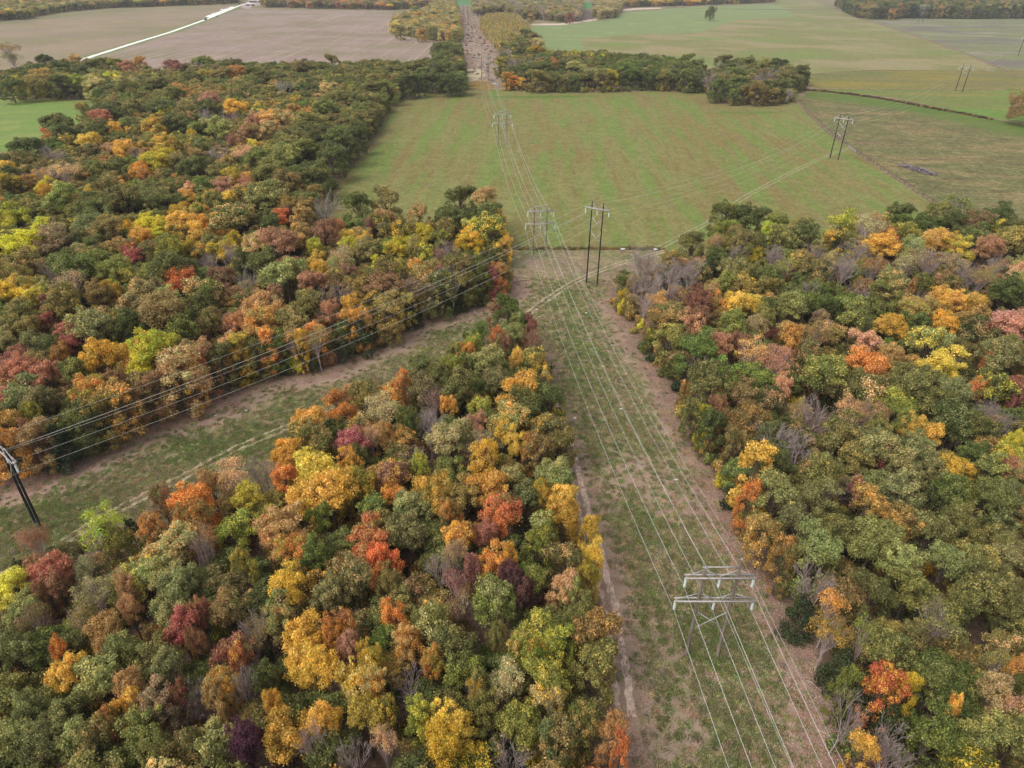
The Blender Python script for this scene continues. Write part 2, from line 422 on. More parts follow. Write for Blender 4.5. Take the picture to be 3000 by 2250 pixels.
def ribbon(name, line, w, z, mat, step=2.0, amp=0.12, off=0.0, kind='structure'):
    line = [np.asarray(p, float)[:2] for p in line]
    # resample
    out = [line[0]]
    for i in range(1, len(line)):
        L = np.linalg.norm(line[i] - line[i - 1]); k = max(1, int(L / step))
        for q in range(1, k + 1): out.append(line[i - 1] + (line[i] - line[i - 1]) * q / k)
    c = np.array(out)
    for _ in range(3): c[1:-1] = (c[:-2] + c[1:-1] * 2 + c[2:]) / 4
    T = np.gradient(c, axis=0); T /= np.linalg.norm(T, axis=1)[:, None] + 1e-9
    Nn = np.stack([-T[:, 1], T[:, 0]], 1)
    n = len(c); wob = rngj.normal(0, amp, (n, 2))
    ww = w / 2.0
    Lf = c + Nn * (off + ww + wob[:, :1]); Rt = c + Nn * (off - ww + wob[:, 1:])
    V = np.concatenate([np.c_[Lf, np.full(n, z)], np.c_[Rt, np.full(n, z)]])
    i = np.arange(n - 1); F = np.stack([i + n, i + n + 1, i + 1, i], 1)
    me = mesh_np(name, V, F, mat); set_attrs(me, V[:, :2], np.zeros(len(V)))
    return tag(mobj(name, me), kind=kind)

# ---- the fields
ROW = math.radians(8)
M_F1 = field_mat('green meadow', (132, 130, 80), [
    ((132, 114, 74), 0.012, (1, .6, 1), 0, 0.40, 0.62, 0.6, 3.0),
    ((128, 110, 68), 0.22, (1, .09, 1), PHI_F, 0.47, 0.63, 0.65, 8.0),
    ((116, 132, 68), 0.10, (1, .10, 1), PHI_F, 0.46, 0.60, 0.85, 21.0),
    ((140, 116, 78), 0.02, (1, .5, 1), 0.1, 0.56, 0.70, 0.6, 55.0),
    ((112, 106, 112), 0.12, (1.2, .22, 1), PHI_F, 0.66, 0.74, 0.5, 71.0)], fine=0.22)
def near(pl, lo=-6, w=9.0): return lambda X: np.clip((sdist(pl, X) - lo) / w, 0, 1) * 0.8
def mx(*fs): return lambda X: np.max([f(X) for f in fs], axis=0)
sheet('meadow', [(1480,726,0),(1900,726,0),(2100,745,0),(2900,720,0),(2745,600,0),(2600,507,0),(2510,447,0),(2430,392,0),(2350,315,0),(2335,285,0),
    (2060,262,0),(1475,260,0),(1360,268,0),(1185,268,0),(1120,300,0),(1000,440,0),(880,600,0),(850,690,0),(1000,760,0),(1480,760,0)], 0.03, M_F1,
    cell=4.0, litter=mx(near(LEFT, -6, 10), near(BELT, -5, 12), near(CLUMP, -6, 12)),
    green=lambda X: splat(X, [(1550,285,8,60,.9),(1700,280,8,60,.4),(2200,330,10,50,.8),(1290,330,20,20,.5),(2350,480,30,20,.4),(2000,350,20,30,.3)]))
M_P2 = field_mat('rough pasture', (112, 112, 72), [
    ((146, 126, 88), 0.03, (.7, 1.6, 1), 0.2, 0.45, 0.62, 0.7, 5.0),
    ((96, 88, 64), 0.05, (.7, 1.5, 1), 0.2, 0.5, 0.68, 0.7, 15.0),
    ((164, 144, 106), 0.16, (.7, 1.3, 1), 0.1, 0.50, 0.68, 0.5, 35.0),
    ((88, 80, 60), 0.22, (.7, 1.3, 1), 0.1, 0.52, 0.70, 0.4, 95.0)], fine=0.34)
DIAG = [(2338,292,0),(2350,310,0),(2430,388,0),(2510,443,0),(2600,503,0),(2745,597,0),(2900,712,0)]
sheet('pasture', DIAG + [(3900,720,0),(3700,480,0),(3000,365,0),(2900,345,0),(2760,322,0),(2650,292,0),(2500,275,0),(2380,264,0)], 0.035, M_P2, cell=8.0,
    green=lambda X: np.clip(1.2 - ldist(poly([(2360,275,0),(2500,290,0),(2700,320,0),(3000,385,0)]), X) / 34.0, 0, 1))
M_P3 = field_mat('upper pasture', (122, 126, 72), [
    ((108, 142, 64), 0.02, (.5, 1.2, 1), 0, 0.42, 0.6, 0.7, 5.0),
    ((150, 132, 78), 0.012, (.5, 1.5, 1), 0, 0.5, 0.62, 0.6, 14.0)], fine=0.24)
sheet('pasture', [(2370,263,0),(2500,273,0),(2650,290,0),(2760,320,0),(2900,343,0),(3000,362,0),(3700,470,0),(3600,262,0),(2700,263,0),(2400,261,0)], 0.03, M_P3,
    cell=12.0, green=lambda X: np.full(len(X), .45))
M_P4 = field_mat('striped pasture', (124, 118, 76), [
    ((146, 132, 62), 0.012, (.35, 1.4, 1), 0, 0.44, 0.62, 0.75, 7.0),
    ((104, 118, 62), 0.02, (.5, 1.4, 1), 0, 0.5, 0.66, 0.6, 27.0)], fine=0.24)
sheet('pasture', [(2400,259,0),(2700,261,0),(3600,259,0),(3600,209,0),(3000,208,0),(2700,208,0),(2550,207,0),(2370,219,0),(2372,250,0)], 0.04, M_P4, cell=14)
M_P5 = field_mat('upland pasture', (132, 130, 84), [
    ((156, 142, 108), 0.007, (1, 1.2, 1), 0.4, 0.46, 0.58, 0.8, 5.0),
    ((120, 138, 74), 0.008, (1, 1, 1), 0.3, 0.5, 0.64, 0.7, 15.0),
    ((158, 140, 72), 0.02, (.6, 1, 1), 0.3, 0.56, 0.7, 0.6, 25.0)], fine=0.22)
sheet('upland_pasture', [(1960,205,0),(2370,217,0),(2550,205,0),(2700,206,0),(2930,206,0),(2830,160,0),(2700,115,0),(2600,80,0),(2500,50,0),(2440,25,0),
    (2350,-5,0),(2280,-12,0),(2270,12,0),(2200,14,0),(2330,50,0),(2160,58,0),(2050,95,0),(1820,102,0),(1700,110,0),(1720,200,0)], 0.035, M_P5, cell=16)
M_P6 = field_mat('pale green pasture', (132, 142, 96), [
    ((128, 144, 92), 0.008, (1, 1, 1), 0, 0.42, 0.6, 0.7, 5.0),
    ((150, 166, 110), 0.02, (1, 1, 1), 0.3, 0.5, 0.7, 0.6, 15.0)], fine=0.18)
sheet('green_pasture', [(1560,75,0),(1640,74,0),(1710,66,0),(1760,59,0),(1830,36,0),(1900,32,0),(2000,22,0),(2270,12,0),(2290,20,0),(2330,50,0),(2160,58,0),
    (2050,95,0),(1820,104,0),(1700,112,0),(1720,165,0),(1600,150,0),(1560,120,0),(1550,95,0)], 0.04, M_P6, cell=16)
M_P7 = field_mat('heathy pasture', (130, 132, 92), [
    ((118, 104, 110), 0.014, (.6, 1.3, 1), 0.15, 0.46, 0.58, 0.65, 5.0),
    ((156, 148, 128), 0.012, (.6, 1.4, 1), 0.1, 0.52, 0.64, 0.7, 15.0),
    ((108, 94, 100), 0.03, (.6, 1.3, 1), 0.1, 0.55, 0.72, 0.6, 35.0)], fine=0.26)
sheet('heath_field', [(2445,24,0),(2505,49,0),(2605,79,0),(2705,113,0),(2835,158,0),(2935,203,0),(3600,206,0),(3600,50,0),(3000,54,0),(2640,53,0),(2510,50,0)], 0.045, M_P7, cell=20)
M_BR = field_mat('harvested field', (158, 138, 126), [
    ((132, 124, 92), 0.010, (1, 1, 1), 0, 0.42, 0.62, 0.7, 5.0),
    ((142, 122, 112), 0.02, (.6, 1, 1), 0.6, 0.46, 0.64, 0.7, 15.0),
    ((194, 176, 160), 0.22, (1, .02, 1), PHI_H, 0.52, 0.68, 0.5, 35.0)], fine=0.18)
M_BR2 = field_mat('stubble field', (156, 138, 114), [
    ((126, 124, 86), 0.008, (1, 1.1, 1), 0.5, 0.40, 0.66, 0.6, 45.0),
    ((140, 118, 112), 0.012, (1, 1.1, 1), 0.2, 0.46, 0.7, 0.5, 65.0)], fine=0.18)
RD = [(200,192,0),(270,165,0),(420,118,0),(500,94,0),(600,58,0),(650,38,0),(700,17,0),(730,8,0)]
sheet('stubble_field', [(-500,290,0),(-500,118,0),(-300,92,0),(0,66,0),(80,59,0),(160,43,0),(250,33,0),(400,24,0),(560,18,0),(700,14,0),(692,20,0),(596,58,0),
    (496,94,0),(416,118,0),(266,165,0),(180,215,0),(100,290,0)], 0.03, M_BR2, cell=16,
    green=lambda X: np.clip(1 - ldist(poly([(0,69,0),(160,46,0),(400,28,0),(640,18,0)]), X) / 60.0, 0, .6))
sheet('harvested_field', [(182,217,0),(274,165,0),(424,118,0),(504,94,0),(604,58,0),(656,38,0),(712,22,0),(775,25,0),(900,28,0),(1050,30,0),(1150,33,0),(1146,100,0),
    (1200,110,0),(1270,124,0),(1300,200,0),(1300,250,0),(1000,250,0),(400,300,0)], 0.034, M_BR, cell=16,
    green=lambda X: np.clip(1 - ldist(poly([(180,215,0),(274,168,0),(424,121,0),(604,61,0),(700,24,0)]), X) / 16.0, 0, 1))
M_LM = field_mat('bright green field', (122, 142, 78), [
    ((146, 152, 84), 0.06, (1, .15, 1), 1.1, 0.45, 0.62, 0.8, 5.0), ((108, 146, 62), 0.03, (1, 1, 1), 0, 0.5, 0.66, 0.6, 15.0)], fine=0.12)
sheet('green_field', [(-500,300,0),(0,286,0),(275,294,0),(330,330,0),(200,430,0),(100,520,0),(-100,640,0),(-600,700,0)], 0.03, M_LM, cell=6.0,
    litter=lambda X: np.clip((sdist(LEFT, X) + 4) / 8.0, 0, 1))
M_BS = field_mat('rough strip', (150, 130, 114), [
    ((172, 146, 128), 0.04, (.6, 1.4, 1), 0, 0.45, 0.62, 0.8, 5.0), ((112, 92, 88), 0.08, (.5, 1.6, 1), 0, 0.52, 0.66, 0.8, 15.0)], fine=0.22)
sheet('rough_strip', [(1355,258,0),(1480,262,0),(1470,235,0),(1468,160,0),(1412,93,0),(1398,50,0),(1380,12,0),(1334,12,0),(1346,60,0),(1350,130,0),(1345,200,0)], 0.05, M_BS, cell=10)
M_PALE = field_mat('pale hay', (186, 172, 142), [((150, 140, 100), 0.08, (1, 1, 1), 0, 0.5, 0.65, 0.7, 5.0), ((200, 186, 164), 0.25, (.3, 1.5, 1), 0, 0.5, 0.62, 0.5, 9.0)], fine=0.15)
sheet('hay_patch', [(1340,243,0),(1385,240,0),(1420,225,0),(1425,212,0),(1400,203,0),(1362,200,0),(1340,205,0)], 0.07, M_PALE, cell=8, amp=1.2)
M_OR = field_mat('dry sedge', (150, 124, 72), [((112, 100, 56), 0.12, (.5, 1.4, 1), 0, 0.5, 0.65, 0.8, 5.0)], fine=0.2)
sheet('sedge_strip', [(1345,262,0),(1440,264,0),(1450,252,0),(1430,236,0),(1390,238,0),(1350,246,0)], 0.08, M_OR, cell=8, amp=1.0)
M_GOP = field_mat('far green', (96, 140, 84), [((110, 150, 92), 0.01, (1, 1, 1), 0, 0.5, 0.66, 0.6, 15.0)], fine=0.1)
sheet('far_field', [(1334,17,0),(1385,17,0),(1386,-30,0),(1334,-30,0)], 0.06, M_GOP, cell=30)
sheet('far_field', [(1705,26,0),(1742,24,0),(1745,8,0),(1700,6,0)], 0.06, M_GOP, cell=30)
sheet('far_field', [(10,48,0),(100,44,0),(100,28,0),(0,36,0)], 0.06, M_GOP, cell=30)
M_SAND = flat_mat('sand bank', (206, 186, 168), 0.95, var=0.15, scale=0.2)
M_MUD = flat_mat('stream bed', (104, 90, 84), 0.8, var=0.35, scale=0.1)
sheet('creek_bank', [(1556,74,0),(1640,74,0),(1690,69,0),(1750,58,0),(1745,55,0),(1690,63,0),(1640,69,0),(1556,69,0)], 0.07, M_SAND, amp=1.5)
sheet('stream_bed', [(1700,62,0),(1742,56,0),(1738,32,0),(1712,30,0)], 0.065, M_MUD, amp=2)
sheet('creek_bank', [(1822,33,0),(1860,29,0),(1940,25,0),(1938,22,0),(1860,24,0),(1820,28,0)], 0.07, M_SAND, amp=2)

# ---- tracks, road
M_RUT = flat_mat('worn earth', (208, 182, 164), 0.95, var=0.3, scale=0.9)
M_RUT2 = flat_mat('pale rut', (172, 154, 128), 0.95, var=0.3, scale=0.7)
M_RUTG = flat_mat('grassy rut', (146, 146, 104), 0.95, var=0.25, scale=0.7)
M_ROAD = flat_mat('limestone gravel', (246, 244, 238), 0.95, var=0.06, scale=0.2)
M_DARKG = flat_mat('dark weeds', (104, 88, 66), 0.95, var=0.35, scale=0.3)
t1 = [P(*p) for p in [(1600,1080,0),(1612,1130,0),(1640,1215,0),(1670,1300,0),(1700,1400,0),(1722,1490,0),(1750,1580,0),(1778,1680,0),(1805,1790,0),(1822,1900,0),(1838,2000,0),(1850,2100,0)]]
ribbon('dirt_track', t1, 1.15, 0.02, M_RUT, off=0.0, amp=0.16, step=.8)
ribbon('dirt_track', [p + np.array([-1.9, 0, 0]) for p in t1[3:]], 1.0, 0.02, M_RUT, amp=0.16, step=.8)
t2 = [P(*p) for p in [(1950,735,0),(1890,752,0),(1800,777,0),(1740,800,0),(1690,822,0),(1650,845,0),(1610,872,0),(1555,912,0),(1500,945,0),(1430,975,0)]]
for o in (-.85, .85): ribbon('grass_track', t2, 0.75, 0.02, M_RUT2, off=o, amp=.12, step=1.0)
t3 = [P(*p) for p in [(980,1185,0),(900,1225,0),(820,1260,0),(700,1310,0),(560,1385,0),(440,1445,0),(330,1500,0),(230,1560,0),(120,1630,0),(-100,1740,0)]]
for o in (-.85, .85): ribbon('grass_track', t3, 0.75, 0.02, M_RUT2, off=o, amp=.14, step=1.0)
t4 = [P(*p) for p in [(1930,728,0),(2000,690,0),(2080,650,0),(2180,578,0),(2290,520,0),(2380,475,0),(2440,450,0),(2500,432,0)]]
for o in (-1.0, 1.0): ribbon('grass_track', t4, 0.9, 0.045, M_RUTG, off=o, amp=.15)
M_VERGE = field_mat('verge grass', (122, 136, 80), [((146, 124, 86), 0.05, (1, 1, 1), 0, 0.5, 0.64, 0.8, 5.0)], fine=0.2)
ribbon('grass_verge', [P(*p) for p in RD], 17, 0.08, M_VERGE, step=8, amp=1.2)
ribbon('gravel_road', [P(*p) for p in RD], 6.2, 0.09, M_ROAD, step=8, amp=0.2)
ribbon('gravel_road', [P(*p) for p in [(615,50,0),(650,36,0),(690,20,0)]], 10, 0.088, M_ROAD, step=8, amp=1.5, off=5)
M_YARD = flat_mat('bare yard', (176, 158, 150), 0.95, var=0.2, scale=0.03)
sheet('farmyard', [(705,22,0),(730,26,0),(742,18,0),(770,14,0),(775,2,0),(770,-6,0),(740,-6,0),(722,6,0),(712,14,0)], 0.085, M_YARD, amp=2)
M_FM = flat_mat('field margin', (132, 112, 88), 0.95, var=0.35, scale=0.25)
ribbon('field_margin', [P(*p) for p in DIAG], 2.6, 0.06, M_FM, amp=.5, off=-1.0)
ribbon('field_margin', [P(*p) for p in DIAG], 1.0, 0.07, M_DARKG, amp=.25, off=1.2)
ribbon('field_margin', [P(*p) for p in [(2445,24,0),(2505,49,0),(2605,79,0),(2705,113,0),(2835,158,0),(2935,203,0),(3100,262,0),(3400,350,0)]], 4, 0.07, M_FM, amp=1, step=6)
ribbon('field_margin', [P(*p) for p in [(1490,728,0),(1700,728,0),(1950,729,0)]], 2.2, 0.06, M_DARKG, amp=.35, step=1.2)
ribbon('ditch', [P(*p) for p in [(2372,262,0),(2600,263,0),(2800,264,0),(3000,263,0),(3300,262,0)]], 2.0, 0.07, M_DARKG, amp=.5, step=3)
ribbon('ditch', [P(*p) for p in [(2372,218,0),(2450,212,0),(2560,206,0),(2750,208,0),(2930,208,0),(3100,212,0)]], 2.4, 0.07, M_DARKG, amp=.7, step=4)
ribbon('ditch', [P(*p) for p in [(2610,470,0),(2700,468,0),(2850,465,0),(3000,467,0)]], 1.0, 0.07, M_DARKG, amp=.3, step=2)
sheet('gravel_patch', [(2495,420,0),(2520,424,0),(2552,423,0),(2572,417,0),(2562,412,0),(2556,416,0),(2530,417,0),(2505,417,0)], 0.075, M_FM, amp=.6, step=2)

# ------------------------------------------------------------------ power lines
M_POLEW = flat_mat('weathered pole wood', (120, 106, 98), 0.85, var=0.3, scale=1.5, vec=(1, 1, .2))
M_POLED = flat_mat('dark creosoted pole', (32, 30, 36), 0.7, var=0.3, scale=1.5)
M_ARM = flat_mat('grey timber arm', (176, 170, 164), 0.8, var=0.2, scale=1.2)
M_ARM2 = flat_mat('galvanised arm', (184, 176, 172), 0.6, var=0.12, scale=1.2)
M_INS = flat_mat('white insulator', (226, 232, 226), 0.35, var=0.06)
M_WIRE = flat_mat('aluminium wire', (204, 202, 194), 0.45, var=0.05)
M_STEEL = flat_mat('galvanised steel', (150, 152, 156), 0.5, metal=0.3, var=0.1)
M_FARS = flat_mat('dark steel', (78, 84, 96), 0.6, metal=0.2, var=0.1)
def V3(c, ax, s, h, off=0.0):
    n = np.array([-ax[1], ax[0], 0]); return np.array(c) + ax * s + n * off + np.array([0, 0, h])
def insulator(c, ax, s, h, L, parent, sc=1.0):
    b = MB(); p = V3(c, ax, s, 0); b.tube([p + (0, 0, h), p + (0, 0, h - .25)], .04 * sc, 5)
    k = 9; zz = np.linspace(h - .25, h - L + .15, 2 * k + 1)
    b.tube([p + (0, 0, z) for z in zz], [(.21 if i % 2 == 0 else .15) * sc for i in range(len(zz))], 8)
    b.tube([p + (0, 0, h - L + .15), p + (0, 0, h - L)], .06 * sc, 5)
    return b.build('insulator', M_INS, parent)
def frame_double(bl, br, zu, zl, tops, label, hu=4.95, hl=5.8, bar=True, xs=((10.0, 6.0),), sc=1.0, group='wooden two pole pylons of the twin arm line'):
    bl = np.array(bl); br = np.array(br); c = (bl + br) / 2; ax = br - bl; half = np.linalg.norm(ax) / 2; ax = ax / (2 * half)
    root = empty('h_frame_pylon', c); tag(root, label, 'pylon', group)
    c0 = np.zeros(3)
    for s, t in ((-half, tops[0]), (half, tops[1])):
        p = V3(c0, ax, s, 0); q = V3(c0, ax, s * .98, t)
        MB().tube([p - (0, 0, .3), p + (q - p) * .5, q], [.26 * sc, .22 * sc, .17 * sc], 10).build('pole', M_POLEW, root, True)
        MB().tube([q, q + (0, 0, .25)], [.2 * sc, .05], 8).build('pole_cap', M_STEEL, root)
    for z, hw in ((zu, hu), (zl, hl)):
        b = MB()
        for off in (-.33 * sc, .33 * sc): b.bar(V3(c0, ax, -hw, z, off), V3(c0, ax, hw, z, off), .16 * sc, .26 * sc)
        for s in (-hw + .2, 0, hw - .2): b.bar(V3(c0, ax, s, z, -.4 * sc), V3(c0, ax, s, z, .4 * sc), .12 * sc, .12 * sc)
        b.build('cross_arm', M_ARM, root)
        b = MB(); up = 1.35
        for s0, s1 in ((-half, -hw + .3), (-half, -.15), (half, .15), (half, hw - .3)): b.bar(V3(c0, ax, s0, z + up), V3(c0, ax, s1, z + .18), .11 * sc, .11 * sc)
        b.build('arm_brace', M_ARM, root)
        for s in (-hw + .15, 0, hw - .15): insulator(c0, ax, s, z - .1, 2.05, root, sc)
    if bar:
        MB().bar(V3(c0, ax, -half - .25, zu + 1.55, .3), V3(c0, ax, half + .35, zu + 1.55, .3), .14 * sc, .2 * sc).build('top_bar', M_ARM, root)
    for a, b_ in xs:
        MB().bar(V3(c0, ax, -half, a, .2), V3(c0, ax, half, b_, .2), .11 * sc, .15 * sc).bar(V3(c0, ax, -half, b_, .02), V3(c0, ax, half, a, .02), .11 * sc, .15 * sc).build('cross_brace', M_ARM, root)
    at = [V3(c, ax, s, zl - 2.15) for s in (-hl + .15, 0, hl - .15)] + [V3(c, ax, s, zu - 2.15) for s in (-hu + .15, 0, hu - .15)]
    at += [V3(c, ax, -half, tops[0] + .1), V3(c, ax, half, tops[1] + .1)]
    return at
def pair(bl, br): return P(*bl), P(*br)
def centred(px, py, half, axis=None):
    c = P(px, py); n = LNDIR if axis is None else axis; ax = np.array([n[1], -n[0], 0.0]); return c - ax * half, c + ax * half
A1 = frame_double(*pair((2008.5, 1921), (2100.8, 1921)), 17.2, 12.5, (19.0, 20.6), 'wooden two pole pylon with two grey cross arms standing nearest in the clearing')
A2 = frame_double(*centred(1580, 752.5, 2.3), 16.9, 12.3, (18.6, 18.7), 'wooden two pole pylon standing just before the meadow fence, left of the black one', hu=4.7, hl=5.4, xs=((15.5, 12.7), (10.7, 7.2)))
A3 = frame_double(*centred(1472, 424, 2.5), 16.9, 12.1, (18.5, 18.5), 'wooden two pole pylon alone in the green meadow', hu=5.0, hl=5.9, xs=((15.5, 12.7), (10.7, 7.2)), sc=1.15)
A4 = frame_double(*centred(1421, 247, 2.9), 22.0, 16.9, (23.4, 23.4), 'wooden two pole pylon in the gap of the tree belt beyond the meadow', hu=5.6, hl=6.2, bar=False, xs=((20.4, 17.0), (15.0, 11.0)), sc=1.3)
A5 = frame_double(*centred(1365, 73, 3.4), 31.0, 24.9, (33, 33), 'small far wooden pylon at the end of the brushy strip', hu=6.4, hl=6.7, bar=False, xs=((29, 25), (22, 17)), sc=2.0)
_stp = np.append(LNDIR, 0)
A0 = [p - _stp * 165.0 for p in A1]
A6 = [p + _stp * 300.0 for p in A5]
def catenary(a, b, sag, n=26):
    t = np.linspace(0, 1, n)[:, None]
    p = a + (b - a) * t; p[:, 2] -= (4 * sag * t * (1 - t))[:, 0]; return p
def wire(name, towers, sags, rad, label, group, cat='cable'):
    b = MB()
    for i in range(len(towers) - 1):
        p = catenary(towers[i], towers[i + 1], sags[i]); dd = np.array([max(40.0, depth(q)) for q in p])
        b.tube(p, rad * np.ones(len(p)), 4)
    o = b.build(name, M_WIRE); tag(o, label, cat, group); return o
GA = 'cables of the twin arm pylon line'
AT = [A0, A1, A2, A3, A4, A5, A6]; SA = [4.6, 4.6, 4.6, 9, 14, 10]
for i, nmz in enumerate(('leftmost conductor on the lower arms', 'middle conductor on the lower arms', 'rightmost conductor on the lower arms',
                         'leftmost conductor on the upper arms', 'middle conductor on the upper arms', 'rightmost conductor on the upper arms')):
    wire('power_line', [t[i] for t in AT], SA, 0.037, nmz + ' of the wooden twin arm pylons', GA)
for i, nmz in ((6, 'thin shield wire on the left pole tops'), (7, 'thin shield wire on the right pole tops')):
    wire('shield_wire', [t[i] for t in AT], [3.2, 3.2, 3.2, 7, 11, 8], 0.02, nmz + ' of the wooden twin arm pylons', GA)

def frame_single(bl, br, h, za, label, hw=4.05, xs=(), sc=1.0, tops=None, group='black two pole pylons of the single arm line', mat=None):
    mat = mat or M_POLED
    bl = np.array(bl); br = np.array(br); c = (bl + br) / 2; ax = br - bl; half = np.linalg.norm(ax) / 2; ax = ax / (2 * half)
    root = empty('h_frame_pylon', c); tag(root, label, 'pylon', group); c0 = np.zeros(3)
    tops = tops or (h, h)
    for s, t in ((-half, tops[0]), (half, tops[1])):
        MB().tube([V3(c0, ax, s, -.3), V3(c0, ax, s, t * .5), V3(c0, ax, s, t)], [.24 * sc, .21 * sc, .16 * sc], 10).build('pole', mat, root, True)
    b = MB()
    for off in (-.3 * sc, .3 * sc): b.bar(V3(c0, ax, -hw, za, off), V3(c0, ax, hw, za, off), .16 * sc, .32 * sc)
    for s in (-hw + .1, 0, hw - .1): b.box(V3(c0, ax, s, za), (.5, .5, .3))
    b.build('cross_arm', M_ARM2, root)
    b = MB()
    for s0, s1 in ((-half, -hw + .2), (-half, -.1), (half, .1), (half, hw - .2)): b.bar(V3(c0, ax, s0, h - .5), V3(c0, ax, s1, za + .2), .12 * sc, .12 * sc)
    b.build('arm_brace', M_ARM2, root)
    for a, b_ in xs:
        MB().bar(V3(c0, ax, -half, a, .25), V3(c0, ax, half, b_, .25), .12 * sc, .24 * sc).bar(V3(c0, ax, -half, b_, -.25), V3(c0, ax, half, a, -.25), .1 * sc, .12 * sc).build('cross_brace', M_ARM2, root)
    for s in (-hw + .1, 0, hw - .1): insulator(c0, ax, s, za - .15, 2.0, root, sc)
    return [V3(c, ax, s, za - 2.1) for s in (-hw + .1, 0, hw - .1)] + [V3(c, ax, -half, tops[0]), V3(c, ax, half, tops[1])]
def cpair(px, py, half, ang):
    c = P(px, py); ax = np.array([math.cos(math.radians(ang)), math.sin(math.radians(ang)), 0]); return c - ax * half, c + ax * half
B1 = frame_single(*pair((104, 1533), (126, 1556)), 19.5, 17.2, 'tall black two pole pylon on the grass by the left photo edge', hw=4.3, xs=((15.2, 11.2),), tops=(19.9, 18.7))
B2 = frame_single(*pair((1717.8, 828), (1749, 835)), 27.4, 25.3, 'tall black two pole pylon where the two clearings meet', xs=((22.6, 18.2), (17.8, 13.6)))
B3 = frame_single(*cpair(2443, 466, 2.3, -42), 23.6, 21.3, 'black two pole pylon at the right corner of the green meadow', hw=4.9, xs=((19.2, 15.2), (14.4, 10.4)), sc=1.15)
B4 = frame_single(*cpair(2809, 268, 2.9, -50), 21.4, 19.2, 'small black two pole pylon beside the thin ditch in the far pasture', hw=5.8, xs=((16.8, 12.8),), sc=1.3)
B5 = frame_single(*cpair(2994, 164, 4.2, -40), 22.8, 20.6, 'faint black pylon pole at the far right edge of the purplish field', hw=6, xs=((18, 14),), sc=1.5)
_d = (B1[1] - B2[1]) * np.array([1, 1, 0]); _d /= np.linalg.norm(_d)
B0 = [p + _d * 170 for p in B1]
BT = [B0, B1, B2, B3, B4, B5]; SB = [4, 3.6, 7.5, 8, 9]
GB = 'cables of the single arm pylon line'
for i, nmz in enumerate(('first conductor, the one on the far arm ends', 'middle conductor', 'last conductor, the one on the near arm ends')):
    wire('power_line', [t[i] for t in BT], SB, 0.026, nmz + ' of the black pylons', GB)
for i, nmz in ((3, 'thin shield wire on the far pole tops'), (4, 'thin shield wire on the near pole tops')):
    wire('shield_wire', [t[i] for t in BT], [3, 2.8, 6, 6.5, 7], 0.025 if i == 3 else .04, nmz + ' of the black pylons', GB)
# the steel pylon in front of the dark far wood
F1p = frame_single(*cpair(2696, 67, 4.2, -10), 33.0, 31.0, 'faint steel pylon in front of the dark wood along the horizon', hw=9, xs=((27, 21), (20, 14)), sc=2.2, group='far steel pylon', mat=M_FARS)
F2p = [p + np.array([-900, 260, 0]) for p in F1p]; F3p = [p + np.array([620, -170, 0]) for p in F1p]
for i, w_ in enumerate(('far', 'middle', 'near')):
    wire('power_line', [F2p[i], F1p[i], F3p[i]], [14, 12], 0.09, 'thin dark ' + w_ + ' cable on the faint steel pylon', 'cables of the far steel pylon').data.materials[0] = M_FARS

# ------------------------------------------------------------------ fences and gates
M_POST = flat_mat('old fence post', (96, 82, 70), 0.9, var=0.3)
M_FW = flat_mat('fence wire', (120, 114, 108), 0.6)
M_GATE = flat_mat('gate steel', (176, 184, 186), 0.5, var=0.1)
def fence(line, step, h, label, group, rail=False, prad=.09, maxn=90):
    line = [np.asarray(p) for p in line]; pts = []
    for a, b in zip(line[:-1], line[1:]):
        k = max(1, int(np.linalg.norm(b - a) / step))
        pts += [a + (b - a) * i / k for i in range(k)]
    pts.append(line[-1]); pts = pts[:maxn]
    root = empty('fence', pts[0]); tag(root, label, 'fence', group); o = pts[0]
    me = None
    for i, p in enumerate(pts):
        if me is None:
            x = MB().tube([(0, 0, -.2), (0, 0, h)], prad, 6).build('post', M_POST, root); me = x.data
        else: x = link(bpy.data.objects.new('post', me), root)
        x.location = p - o; x.rotation_euler = (random.uniform(-.06, .06), random.uniform(-.06, .06), 0)
    b = MB()
    for z in ((.45, .85, 1.2) if not rail else (.5, .9, 1.3)):
        b.tube([p - o + (0, 0, z) for p in pts], .022 if not rail else .05, 4)
    b.build('wire' if not rail else 'rail', M_FW, root)
random.seed(3)
fence([P(1485, 729), P(1700, 729), P(1842, 728)], 3.6, 1.35, 'post and wire fence along the bottom of the green meadow', 'meadow fences')
fence([P(1845, 733), P(1859, 733)], 2.2, 2.0, 'short brown rail fence panel left of the meadow gate', 'gate side rails', True, .14)
fence([P(1894, 732), P(1909, 732)], 2.2, 2.0, 'short brown rail fence panel right of the meadow gate', 'gate side rails', True, .14)
fence([P(2350, 318), P(2430, 396), P(2475, 424)], 5, 1.35, 'post and wire fence on the meadow diagonal above the farm gate', 'diagonal field fences', prad=.12)
fence([P(2512, 447), P(2600, 510), P(2745, 605), P(2880, 700)], 5, 1.35, 'post and wire fence on the meadow diagonal below the farm gate', 'diagonal field fences', prad=.12)
def gate(a, b, h, label, n=5):
    a = np.array(a); b = np.array(b); root = empty('farm_gate', a); tag(root, label, 'gate', None); d = b - a
    for z in np.linspace(.25, h, n): MB().tube([np.array([0, 0, z]), d + (0, 0, z)], .035, 5).build('bar', M_GATE, root)
    for p in (np.zeros(3), d): MB().tube([p, p + (0, 0, h + .2)], .09, 6).build('gate_post', M_POST, root)
gate(P(1862, 733), P(1890, 732), 1.3, 'grey tubular gate between brown rail panels in the meadow fence')
gate(P(2483, 431), P(2508, 447), 1.6, 'grey farm gate on the diagonal fence by the gravel patch')
gate(P(2884, 206), P(2915, 212), 1.6, 'small farm gate far off on the fence of the purplish field')

